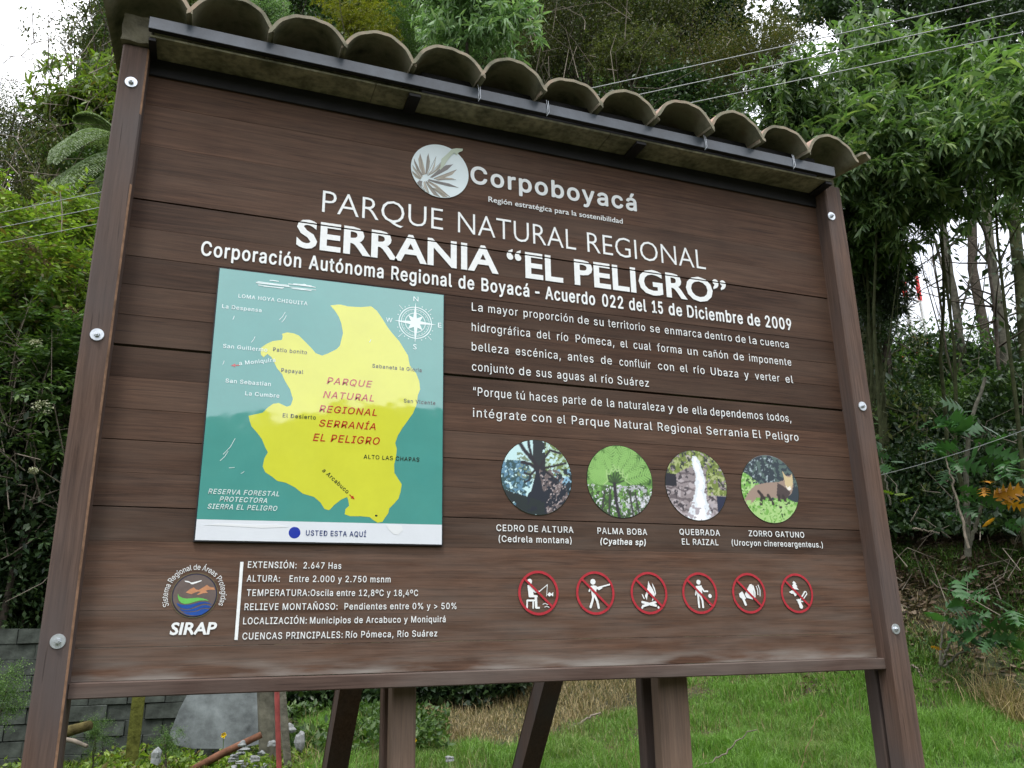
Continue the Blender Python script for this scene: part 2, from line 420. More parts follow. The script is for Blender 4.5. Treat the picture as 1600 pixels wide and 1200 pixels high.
# ================================================================ THE SIGN
D = json.loads(r'''{"L":{"corpo":[3.2023,[["Corpoboyacá",0.8127,1.4995]]],"region":[3.138,[["Región estratégica para la sostenibilidad",0.8815,1.4332]]],"parque":[2.995,[["PARQUE",0.2853,0.7096],["NATURAL",0.7653,1.228],["REGIONAL",1.2757,1.7949]]],"serrania":[2.8521,[["SERRANIA",0.2068,0.9175],["“",0.9492,1.0059],["EL",1.0209,1.1701],["PELIGRO",1.2166,1.8163],["”",1.8192,1.8814]]],"corporacion":[2.7783,[["Corporación",-0.0834,0.2275],["Autónoma",0.2523,0.5018],["Regional",0.5283,0.7436],["de",0.7669,0.8256],["Boyacá",0.8518,1.034],["-",1.0563,1.0738],["Acuerdo",1.0964,1.2967],["022",1.3257,1.4137],["del",1.438,1.5116],["15",1.5364,1.5836],["de",1.6087,1.668],["Diciembre",1.6907,1.9453],["de",1.9664,2.027],["2009",2.0515,2.1788]]],"l1":[2.6996,[["La",0.8159,0.8559],["mayor",0.8765,0.9879],["proporción",1.0099,1.2039],["de",1.2221,1.2667],["su",1.2874,1.3266],["territorio",1.3455,1.5003],["se",1.5216,1.5634],["enmarca",1.5849,1.745],["dentro",1.7619,1.8842],["de",1.9017,1.948],["la",1.966,1.9991],["cuenca",2.0172,2.1523]]],"l2":[2.6246,[["hidrográfica",0.8157,1.0325],["del",1.059,1.1104],["río",1.1373,1.1808],["Pómeca,",1.2109,1.366],["el",1.3923,1.421],["cual",1.4466,1.5193],["forma",1.5463,1.6515],["un",1.6778,1.7218],["cañón",1.7468,1.8578],["de",1.8841,1.9312],["imponente",1.9558,2.1551]]],"l3":[2.5522,[["belleza",0.8154,0.949],["escénica,",0.9772,1.1486],["antes",1.1768,1.2782],["de",1.3083,1.3523],["confluir",1.3837,1.5126],["con",1.5445,1.612],["el",1.6388,1.6713],["río",1.6982,1.7461],["Ubaza",1.7739,1.8965],["y",1.9249,1.9456],["verter",1.9752,2.0893],["el",2.1183,2.1535]]],"l4":[2.4797,[["conjunto",0.8159,0.9684],["de",0.9882,1.0323],["sus",1.0523,1.1115],["aguas",1.1327,1.2376],["al",1.2586,1.2866],["río",1.3065,1.352],["Suárez",1.3715,1.5]]],"l5":[2.3905,[["“Porque",0.819,0.958],["tú",0.9745,1.0076],["haces",1.0259,1.1304],["parte",1.151,1.2402],["de",1.2613,1.3032],["la",1.3238,1.3522],["naturaleza",1.371,1.558],["y",1.5741,1.5957],["de",1.6141,1.6578],["ella",1.6776,1.7386],["dependemos",1.7553,1.9906],["todos,",2.0092,2.1218]]],"l6":[2.3159,[["intégrate",0.8187,1.0106],["con",1.0319,1.1036],["el",1.1268,1.1581],["Parque",1.1826,1.3285],["Natural",1.3514,1.5016],["Regional",1.5254,1.7091],["Serrania",1.7311,1.9146],["El",1.9362,1.9724],["Peligro",1.9967,2.1465]]],"c1a":[1.9368,[["CEDRO DE ALTURA",0.8973,1.1721]]],"c1b":[1.9016,[["(Cedrela montana)",0.9048,1.1642]]],"c2a":[1.9367,[["PALMA BOBA",1.2622,1.4531]]],"c2b":[1.9011,[["(Cyathea sp)",1.2711,1.4455]]],"c3a":[1.941,[["QUEBRADA",1.583,1.7496]]],"c3b":[1.9068,[["EL RAIZAL",1.5899,1.7398]]],"c4a":[1.9427,[["ZORRO GATUNO",1.8733,2.1194]]],"c4b":[1.9076,[["(Urocyon cinereoargenteus.)",1.7963,2.1992]]],"t1":[1.8102,[["EXTENSIÓN:",0.1294,0.2677],["2.647 Has",0.2881,0.3997]]],"t2":[1.771,[["ALTURA:",0.1291,0.2222],["Entre 2.000 y 2.750 msnm",0.2497,0.5516]]],"t3":[1.7306,[["TEMPERATURA:",0.1317,0.3092],["Oscila entre 12,8ºC y 18,4ºC",0.3129,0.6387]]],"t4":[1.6912,[["RELIEVE MONTAÑOSO:",0.1286,0.3935],["Pendientes entre 0% y > 50%",0.4143,0.7623]]],"t5":[1.6519,[["LOCALIZACIÓN:",0.1277,0.3059],["Municipios de Arcabuco y Moniquirá",0.3151,0.7273]]],"t6":[1.6102,[["CUENCAS PRINCIPALES:",0.1287,0.412],["Río Pómeca, Río Suárez",0.4214,0.7011]]],"sirap":[1.6254,[["SIRAP",-0.0653,0.0577]]]},"ML":[["LOMA HOYA CHIQUITA",0.0404,2.6444,0.254,2.6456],["La Despensa",-0.005,2.6028,0.1133,2.6052],["San Guillermo",0.0078,2.4723,0.1396,2.4752],["a Moniquira",0.0602,2.422,0.1669,2.4439],["San Sebastian",0.024,2.3617,0.1575,2.364],["La Cumbre",0.0839,2.3258,0.1852,2.3289],["Patio bonito",0.157,2.477,0.2613,2.479],["Papayal",0.1859,2.4118,0.2535,2.4116],["El Desierto",0.1993,2.266,0.2998,2.2661],["Sabaneta la Gloria",0.4717,2.4537,0.6371,2.4536],["San Vicente",0.5785,2.3435,0.685,2.3442],["PARQUE",0.3279,2.3863,0.4738,2.3849],["NATURAL",0.3185,2.3387,0.4805,2.339],["REGIONAL",0.3085,2.2907,0.4913,2.2926],["SERRANÍA",0.3108,2.2441,0.489,2.2457],["EL PELIGRO",0.2944,2.1978,0.5035,2.1972],["ALTO LAS CHAPAS",0.4539,2.1487,0.6336,2.1512],["a Arcabuco",0.3265,2.1044,0.4061,2.0369],["RESERVA FORESTAL",0.0026,2.0196,0.2039,2.0219],["PROTECTORA",0.0355,1.9982,0.1703,2.0003],["SIERRA EL PELIGRO",0.0045,1.9764,0.201,1.9774],["USTED ESTA AQUÍ",0.2886,1.9052,0.4696,1.9074]],"reg":[[0.3278,2.6536],[0.35,2.6598],[0.3604,2.6611],[0.3842,2.6577],[0.4265,2.6601],[0.4611,2.6672],[0.4804,2.654],[0.5,2.6276],[0.517,2.601],[0.5365,2.5775],[0.5588,2.5543],[0.5757,2.5277],[0.5898,2.5065],[0.5959,2.4733],[0.6181,2.4474],[0.6294,2.4205],[0.6326,2.393],[0.6248,2.3703],[0.6226,2.3426],[0.6097,2.3089],[0.5889,2.2777],[0.5761,2.258],[0.5609,2.2304],[0.5536,2.2061],[0.5593,2.188],[0.5573,2.1617],[0.5517,2.1353],[0.5534,2.1095],[0.5668,2.0895],[0.5775,2.0745],[0.5753,2.0539],[0.5682,2.0281],[0.5507,2.0072],[0.5398,1.9968],[0.5371,1.9816],[0.5264,1.9663],[0.5192,1.9536],[0.5042,1.9507],[0.4915,1.9578],[0.4787,1.9673],[0.4512,1.9689],[0.4192,1.9679],[0.4018,1.9733],[0.4036,1.9896],[0.4145,1.9999],[0.4108,2.0171],[0.407,2.0269],[0.3901,2.0188],[0.3688,2.0007],[0.3582,1.988],[0.3526,1.9844],[0.3403,1.9874],[0.3273,2.0066],[0.3072,2.023],[0.2733,2.0315],[0.2484,2.0501],[0.2216,2.0627],[0.1954,2.0674],[0.1806,2.0789],[0.1587,2.0926],[0.1505,2.1093],[0.1536,2.1342],[0.1626,2.1535],[0.1536,2.1689],[0.1426,2.1932],[0.1272,2.2123],[0.1094,2.2312],[0.1037,2.2459],[0.0987,2.2633],[0.1185,2.2698],[0.1393,2.2764],[0.1525,2.2928],[0.1684,2.3069],[0.185,2.3108],[0.2098,2.3008],[0.2216,2.3059],[0.2267,2.3271],[0.2162,2.3576],[0.2,2.3824],[0.1889,2.4052],[0.1732,2.4222],[0.1621,2.4424],[0.1539,2.4575],[0.1411,2.4669],[0.1298,2.4551],[0.122,2.4623],[0.1182,2.4832],[0.1342,2.4982],[0.1529,2.5109],[0.1819,2.5183],[0.1837,2.5305],[0.1807,2.5383],[0.1952,2.5453],[0.2177,2.544],[0.233,2.5386],[0.2516,2.5215],[0.2727,2.5019],[0.2888,2.4845],[0.3093,2.4784],[0.3292,2.4886],[0.3541,2.5048],[0.3639,2.5169],[0.3724,2.5622],[0.3658,2.595],[0.3571,2.6165],[0.3431,2.6374]],"leaf":[[[0.634,3.2007],[0.6195,3.2289],[0.6151,3.2624],[0.6215,3.2856],[0.6303,3.2622],[0.6393,3.2265],[0.6424,3.2053]],[[0.6424,3.2053],[0.6446,3.2463],[0.6471,3.2781],[0.6526,3.2918],[0.6586,3.2615],[0.6561,3.236],[0.6479,3.2083]],[[0.648,3.2033],[0.6647,3.2251],[0.6729,3.2518],[0.6812,3.2849],[0.6759,3.2398],[0.662,3.2153]],[[0.6509,3.2007],[0.6788,3.231],[0.6957,3.2562],[0.7156,3.2854],[0.7129,3.2659],[0.693,3.2368],[0.6677,3.212]],[[0.6594,3.1961],[0.6902,3.2332],[0.7187,3.2575],[0.7446,3.2657],[0.7245,3.2397],[0.696,3.2174],[0.6679,3.1959]],[[0.6735,3.1944],[0.7075,3.2145],[0.7361,3.2325],[0.7591,3.2464],[0.7419,3.2223],[0.7076,3.2021],[0.6764,3.1913]],[[0.6285,3.1934],[0.6113,3.2149],[0.6008,3.244],[0.5994,3.2593],[0.6109,3.2397],[0.6225,3.2171],[0.634,3.2019]],[[0.6258,3.1867],[0.6088,3.2021],[0.5956,3.2212],[0.5943,3.2334],[0.6085,3.2175],[0.6256,3.2003],[0.633,3.1943]],[[0.6231,3.1801],[0.6062,3.1862],[0.5937,3.2023],[0.5947,3.2087],[0.6116,3.1977],[0.6286,3.1873]],[[0.6538,3.1871],[0.6906,3.1865],[0.7305,3.1845],[0.765,3.174],[0.7306,3.1721],[0.685,3.1761],[0.6539,3.1827]],[[0.6511,3.1822],[0.6851,3.1699],[0.7136,3.1473],[0.7336,3.1311],[0.7137,3.135],[0.6824,3.1571],[0.6512,3.1742]],[[0.6455,3.1781],[0.6683,3.1576],[0.6883,3.1304],[0.6968,3.1228],[0.6742,3.1279],[0.6542,3.155],[0.6428,3.1745]],[[0.6399,3.1758],[0.6486,3.154],[0.6546,3.1244],[0.6462,3.126],[0.6375,3.152],[0.6355,3.1731]],[[0.6627,3.1566],[0.6909,3.1555],[0.7137,3.135],[0.7251,3.1278],[0.7092,3.125],[0.6882,3.1397]],[[0.6203,3.1765],[0.6121,3.1657],[0.6097,3.1469],[0.6239,3.1281],[0.6339,3.1256],[0.628,3.1502],[0.6315,3.1755]],[[0.6821,3.1911],[0.7132,3.2062],[0.7419,3.2085],[0.7563,3.2049],[0.7247,3.2003],[0.6906,3.1889]]],"bird":[[0.7013,3.2794],[0.7241,3.3062],[0.7414,3.3288],[0.7589,3.3356],[0.7824,3.3384],[0.7812,3.3291],[0.7677,3.32],[0.759,3.3067],[0.7502,3.3146],[0.7358,3.2989],[0.7214,3.2739],[0.7101,3.2495],[0.6959,3.2311]],"green":[[-0.0538,1.7374],[-0.0495,1.7298],[-0.0399,1.7251],[-0.0288,1.7232],[-0.0142,1.7245],[0.0004,1.726],[0.0116,1.7245],[0.023,1.7212],[0.0308,1.7174],[0.0195,1.7187],[0.0048,1.718],[-0.0078,1.7146],[-0.0203,1.7105],[-0.033,1.7086],[-0.0424,1.7118],[-0.0494,1.7185],[-0.053,1.7279]],"blue":[[[-0.0551,1.7119],[-0.0457,1.7081],[-0.0327,1.7061],[-0.0182,1.707],[-0.0056,1.7104],[0.007,1.7142],[0.0198,1.7149],[0.0313,1.7116],[0.0411,1.7059],[0.0315,1.7088],[0.0184,1.7103],[0.0057,1.707],[-0.0049,1.7023],[-0.0173,1.6966],[-0.0299,1.6954],[-0.0411,1.6977],[-0.0508,1.7043]],[[-0.0474,1.6968],[-0.0352,1.693],[-0.0224,1.6929],[-0.0099,1.696],[0.0026,1.7009],[0.0133,1.705],[0.0243,1.7059],[0.0376,1.7021],[0.0325,1.6973],[0.0212,1.6983],[0.0103,1.6965],[-0.0002,1.6909],[-0.0111,1.689],[-0.0257,1.6882],[-0.0385,1.6892]],[[-0.0364,1.6864],[-0.0218,1.6863],[-0.0091,1.6871],[0.0036,1.689],[0.0123,1.6946],[0.0233,1.6955],[0.0328,1.6935],[0.0241,1.686],[0.0136,1.6794],[0.0009,1.6777],[-0.0138,1.6778],[-0.0268,1.6811]]],"mtn":[[-0.0331,1.7403],[-0.0238,1.7489],[-0.0132,1.7547],[-0.0072,1.7489],[0.0004,1.747],[0.0092,1.7528],[0.0215,1.7615],[0.0295,1.7558],[0.0408,1.7539],[0.0441,1.7481],[0.0338,1.7481],[0.0246,1.7471],[0.0192,1.7452],[0.0262,1.7394],[0.0141,1.7384],[-0.0003,1.7336],[-0.004,1.734],[0.0064,1.7423],[-0.0011,1.7432],[-0.01,1.7394],[-0.018,1.7355]],"gull":[[-0.0397,1.7728],[-0.0295,1.7719],[-0.0208,1.7677],[-0.0108,1.7697],[0.0055,1.7744],[0.0066,1.7721],[-0.0068,1.7666],[-0.0167,1.7627],[-0.0213,1.7633],[-0.0254,1.7671],[-0.0376,1.7699]]}''')
sign = thing('information_sign', 'brown wooden park information board with white lettering under a small tiled roof', 'sign', (1.04, 0, 0))
PX0, PX1 = -0.298, 2.385           # between the posts
seams = [1.509, 1.595, 1.692, 1.785, 1.881, 1.977, 2.075, 2.171, 2.264, 2.360, 2.458, 2.556, 2.654, 2.749, 2.847, 2.945, 3.043, 3.141, 3.290, 3.441, 3.52]
gaps = {2.458: .0042, 2.945: .0024, 2.171: .0012, 1.977: .0014, 2.654: .0006, 2.749: .0006, 1.595: .0005}
rr = random.Random(3)
for i in range(len(seams) - 1):
    a, c = seams[i], seams[i + 1]
    ga, gc = gaps.get(a, .00012), gaps.get(c, .00012)
    dy = rr.uniform(0, .0014)
    p = link('plank', bev_box('plank', PX0 - .01, PX1 + .01, dy, .026 + dy, a + ga, c - gc, .0005), M['plank'], sign)
# board's back battens (seen from the side)
for x in (.3, 1.75):
    link('batten', bev_box('batten', x, x + .06, .0285, .05, 1.52, 3.4, .002), M['rear'], sign)

# posts: a front member and a rear member bolted together
raw = plain('worn_raw_edge', (.24, .14, .085), .75, .3, var=.55, scale=22)
def post(x0, x1, ztop):
    q = link('post', bev_box('post', x0, x1, -.07, .012, -.3, ztop, .0055, wob=.0016), M['post'], sign)
    q.data.materials.append(raw)
    for f in q.data.polygons:
        n_ = f.normal
        if n_.x > .5 and n_.y < -.5 and vnoise(f.center.z * 3, 0, 1, 3) > -.45: f.material_index = 1
    q = link('post', bev_box('post', x0 + .002, x1 - .002, .0265, .085, -.3, ztop + .02, .004, wob=.0016), M['post'], sign)
post(-.377, PX0, 3.455)
post(PX1, 2.47, 3.45)
for x0, w in ((.577, .077), (1.492, .112)):
    link('rear_post', bev_box('rear_post', x0, x0 + w, .052, .112, -.3, 3.1, .005, wob=.002), M['rear'], sign)
    link('rear_post', bev_box('rear_post', x0 - .004, x0 + w - .01, .165, .215, -.3, 3.1, .005, wob=.002), M['post'], sign)
for x, zt in ((.615, 2.45), (1.535, 2.6)):
    y0 = .2
    yb = 2.15
    link('brace', beam('brace', (x, y0, zt), (x, yb + .15, -.05 + (0 if x < 1 else 0)), .085, .10), M['post'], sign)

link('bottom_rail', bev_box('bottom_rail', PX0 + .0005, PX1 - .0005, -.040, .024, 1.468, 1.508, .003, wob=.0008), M['rail'], sign)

# bolts
def bolt(x, z, rot):
    ym = -.07
    bm = bmesh.new()
    bmesh.ops.create_cone(bm, segments=6, radius1=.0085, radius2=.0078, depth=.008, cap_ends=True)
    bmesh.ops.rotate(bm, verts=bm.verts, matrix=Matrix.Rotation(math.pi / 2, 3, 'X') @ Matrix.Rotation(rot, 3, 'Z'))
    bmesh.ops.translate(bm, verts=bm.verts, vec=(x, ym - .0085, z))
    r = bmesh.ops.create_cone(bm, segments=14, radius1=.0045, radius2=.004, depth=.006, cap_ends=True)
    bmesh.ops.rotate(bm, verts=r['verts'], matrix=Matrix.Rotation(math.pi / 2, 3, 'X'))
    bmesh.ops.translate(bm, verts=r['verts'], vec=(x, ym - .014, z))
    me = bpy.data.meshes.new('bolt'); bm.to_mesh(me); bm.free()
    bo = link('bolt', me, M['zinc'], sign)
    bm = bmesh.new(); r = bmesh.ops.create_cone(bm, segments=28, radius1=.019, radius2=.0182, depth=.0028, cap_ends=True)
    bmesh.ops.rotate(bm, verts=bm.verts, matrix=Matrix.Rotation(math.pi / 2, 3, 'X'))
    bmesh.ops.translate(bm, verts=bm.verts, vec=(x, ym - .0022, z))
    me = bpy.data.meshes.new('washer'); bm.to_mesh(me); bm.free()
    link('washer', me, M['zinc'], bo)
for k, (x, z) in enumerate([(-.337, 3.312), (-.3365, 2.458), (-.331, 1.613), (2.399, 3.297), (2.418, 2.459), (2.423, 1.609)]):
    bolt(x, z, k * .7)

# steel frame of the little roof
TILT = -.0105
def rz(x): return TILT * (x - 0) * 1.0
def tilt_box(name, x0, x1, y0, y1, z0, z1, mat, parent, bev=.0015, name2=None):
    me = bev_box(name, x0, x1, y0, y1, z0, z1, bev)
    for v in me.vertices: v.co.z += rz(v.co.x)
    return link(name, me, mat, parent)
tilt_box('steel_channel', PX0 - .002, PX1 + .002, -.140, -.1365, 3.474, 3.517, M['steel_dark'], sign, .0008)
tilt_box('steel_channel', PX0 - .002, PX1 + .002, -.1360, -.119, 3.474, 3.4772, M['steel_shade_black'], sign, .0004)  # bottom flange, its shade painted in as a blacker steel
tilt_box('header_beam', PX0, PX1, -.0085, -.002, 3.395, 3.4585, M['steel_shade_black'], sign, .002)
for x0, x1 in ((PX0, PX0 + .022), (.552, .594), (1.452, 1.494), (PX1 - .034, PX1)):
    tilt_box('cross_bar', x0, x1, -.118, -.009, 3.444, 3.4555, M['steel_shade_black'], sign, .001)
mt, N, K, b = new_mat('lichened_cement')
t = N.new('ShaderNodeTexCoord'); na = N.new('ShaderNodeTexNoise'); na.inputs['Scale'].default_value = 7; na.inputs['Detail'].default_value = 6
nb = N.new('ShaderNodeTexNoise'); nb.inputs['Scale'].default_value = 45; nb.inputs['Detail'].default_value = 5
K.new(t.outputs['Object'], na.inputs['Vector']); K.new(t.outputs['Object'], nb.inputs['Vector'])
r = N.new('ShaderNodeValToRGB'); e = r.color_ramp.elements
e[0].position = .32; e[0].color = (.06, .065, .035, 1); e[1].position = .62; e[1].color = (.30, .28, .19, 1); e.new(.45).color = (.19, .18, .115, 1)
K.new(na.outputs['Fac'], r.inputs[0])
r_2 = N.new('ShaderNodeValToRGB'); r_2.color_ramp.elements[0].position = .35; r_2.color_ramp.elements[0].color = (.6, .6, .6, 1); r_2.color_ramp.elements[1].position = .6; r_2.color_ramp.elements[1].color = (1.1, 1.1, 1.1, 1)
K.new(nb.outputs['Fac'], r_2.inputs[0])
mm = N.new('ShaderNodeMix'); mm.data_type = 'RGBA'; mm.blend_type = 'MULTIPLY'; mm.inputs[0].default_value = 1
K.new(r.outputs[0], mm.inputs[6]); K.new(r_2.outputs[0], mm.inputs[7]); K.new(mm.outputs[2], b.inputs['Base Color']); b.inputs['Roughness'].default_value = .85
M['cement'] = mt
for x0, x1 in ((PX0 + .003, .432), (.434, 1.338), (1.34, PX1 - .003)):
    tilt_box('soffit_panel', x0, x1, -.1175, .30, 3.459, 3.467, M['cement'], sign, .001)

# clay tiles
mt, N, K, b = new_mat('weathered_clay_tile')
t = N.new('ShaderNodeTexCoord'); na = N.new('ShaderNodeTexNoise'); na.inputs['Scale'].default_value = 9; na.inputs['Detail'].default_value = 7; na.inputs['Roughness'].default_value = .65
oi = N.new('ShaderNodeObjectInfo'); sv = N.new('ShaderNodeVectorMath'); sv.operation = 'SCALE'; sv.inputs['Scale'].default_value = 9; cx = N.new('ShaderNodeCombineXYZ')
for k in range(3): K.new(oi.outputs['Random'], cx.inputs[k])
ad = N.new('ShaderNodeVectorMath'); K.new(cx.outputs[0], sv.inputs[0]); K.new(sv.outputs[0], ad.inputs[0]); K.new(t.outputs['Object'], ad.inputs[1]); K.new(ad.outputs[0], na.inputs['Vector'])
lich = N.new('ShaderNodeValToRGB'); e = lich.color_ramp.elements
e[0].position = .28; e[0].color = (.045, .05, .032, 1); e[1].position = .80; e[1].color = (.36, .15, .09, 1); e.new(.40).color = (.15, .15, .10, 1); e.new(.52).color = (.25, .24, .17, 1); e.new(.66).color = (.20, .17, .12, 1)
K.new(na.outputs['Fac'], lich.inputs[0])
clay = N.new('ShaderNodeValToRGB'); e = clay.color_ramp.elements
e[0].position = .3; e[0].color = (.16, .14, .11, 1); e[1].position = .75; e[1].color = (.44, .27, .19, 1)
K.new(na.outputs['Fac'], clay.inputs[0])
ge = N.new('ShaderNodeNewGeometry'); sx = N.new('ShaderNodeSeparateXYZ'); K.new(ge.outputs['True Normal'], sx.inputs[0])
mr = N.new('ShaderNodeMapRange'); mr.inputs['From Min'].default_value = -.1; mr.inputs['From Max'].default_value = .3; K.new(sx.outputs['Z'], mr.inputs['Value'])
mm = N.new('ShaderNodeMix'); mm.data_type = 'RGBA'; K.new(mr.outputs[0], mm.inputs[0]); K.new(lich.outputs[0], mm.inputs[6]); K.new(clay.outputs[0], mm.inputs[7])
K.new(mm.outputs[2], b.inputs['Base Color']); b.inputs['Roughness'].default_value = .85
bp = N.new('ShaderNodeBump'); bp.inputs['Strength'].default_value = .4; bp.inputs['Distance'].default_value = .004; K.new(na.outputs['Fac'], bp.inputs['Height']); K.new(bp.outputs[0], b.inputs['Normal'])
M['tile'] = mt

def PR(u):
    u = min(max(u, 0), 1)
    s = abs(u - .5) * 2
    if s <= .7: return math.sqrt(1 - (s / .86) ** 2)
    t = (s - .7) / .3; t2 = t * t; t3 = t2 * t
    return (2 * t3 - 3 * t2 + 1) * .581 + (t3 - 2 * t2 + t) * .3 * -1.629
def tile(x0, x1, zb, amp, dy, roll, u0=0.0, u1=1.0, th=.012, ylip=-.186, length=.46):
    nu, nv = 26, 7
    us = np.linspace(u0, u1, nu); ys = np.linspace(0, length, nv)
    V = []
    for s in (0, 1):
        for y in ys:
            for u in us:
                prof = PR(u)
                if u > 1: prof = 1.25 * (u - 1) / .25 * .35
                h = amp * prof * (1 - .10 * y / length)
                # normal of the profile for the thickness
                du = 1e-3
                p2 = PR(u + du) if u < .998 else prof
                sl = (p2 - prof) * amp / (du * (x1 - x0))
                nx_, nz_ = -sl, 1.0; q = math.hypot(nx_, nz_); nx_ /= q; nz_ /= q
                if abs(sl) > 3: nx_ *= .6
                x = x0 + (x1 - x0) * u + (th * nx_ * s)
                z = zb + h + rz(x) + y * .14 + th * nz_ * s + roll * (u - .5)
                jit = .003 * math.sin(u * 9 + x0 * 40) + .0015 * math.sin(u * 31 + x0 * 13)
                V.append((x, ylip + dy + y + (jit if y == 0 else 0), z + .0012 * math.sin(u * 9 + y * 14 + x0 * 31)))
    F = []
    n = nu * nv
    for j in range(nv - 1):
        for i in range(nu - 1):
            a = j * nu + i
            F.append((a, a + nu, a + nu + 1, a + 1))
            F.append((n + a, n + a + 1, n + a + nu + 1, n + a + nu))
    for i in range(nu - 1):
        F.append((i, i + 1, n + i + 1, n + i)); a = (nv - 1) * nu + i; F.append((a + 1, a, n + a, n + a + 1))
    for j in range(nv - 1):
        a = j * nu; F.append((a + nu, a, n + a, n + a + nu)); a = j * nu + nu - 1; F.append((a, a + nu, n + a + nu, n + a))
    me = mesh('roof_tile', V, F, True)
    me.set_sharp_from_angle(angle=.7) if hasattr(me, 'set_sharp_from_angle') else None
    return link('roof_tile', me, M['tile'], sign)
vs = [-.425, -.182, .071, .310, .554, .801, 1.036, 1.275, 1.515, 1.752, 1.992, 2.229, 2.466]
rt = random.Random(5)
for i in range(len(vs) - 1):
    up = i % 2
    tile(vs[i] - .009, vs[i + 1] + .009, 3.520 + .0002 * i + (.004 if up else 0), .093 + rt.uniform(-.006, .005), rt.uniform(-.014, .010), rt.uniform(-.009, .009))
    # second course running back over the ridge
    tile(vs[i] + .004, vs[i + 1] + .003, 3.572 + (.004 if up else 0), .082, .0, 0, ylip=.20, length=.42)
tilt_box('tile_gap_shade', .60, 2.33, -.095, -.055, 3.478, 3.572, M['steel_shade_black'], sign, .002)  # dark strip added to paint the shade behind the channel under the tiles
# the broken pan tile that sticks out at the right hand end
tile(2.463, 2.565, 3.545, .042, .02, .06, u0=.42, u1=1.0, length=.3)
# mortar cap on the left post
bm = bmesh.new()
bmesh.ops.create_cube(bm, size=1)
for v in bm.verts: v.co = Vector((-.338 + v.co.x * .088, -.035 + v.co.y * .098, 3.506 + v.co.z * .099))
bmesh.ops.subdivide_edges(bm, edges=bm.edges[:], cuts=6, use_grid_fill=True)
for v in bm.verts:
    v.co += Vector((math.sin(v.co.z * 90 + v.co.y * 40) * .002, math.sin(v.co.x * 80 + v.co.z * 70) * .002, math.sin(v.co.x * 120) * .0016))
me = bpy.data.meshes.new('mortar_cap'); bm.to_mesh(me); bm.free()
link('mortar_cap', me, M['mortar'], sign)
bm = bmesh.new(); bmesh.ops.create_cube(bm, size=1)
for v in bm.verts: v.co = Vector((2.428 + v.co.x * .08, .0 + v.co.y * .08, 3.478 + v.co.z * .05))
me = bpy.data.meshes.new('mortar_cap'); bm.to_mesh(me); bm.free(); link('mortar_cap', me, M['mortar'], sign)
# tie wires hanging from the channel
for x in (.798, 1.065, 1.745, 2.17):
    V, F = tube_arrays([(x, -.1425, 3.53 + rz(x)), (x + .004, -.1435, 3.50 + rz(x)), (x + .001, -.143, 3.472 + rz(x)), (x + .003, -.135, 3.466 + rz(x)), (x + .010, -.143, 3.48 + rz(x)), (x + .008, -.1425, 3.528 + rz(x))], .0011, 5)
    link('tie_wire', np_mesh('tie_wire', V, F, True), M['zinc'], sign)

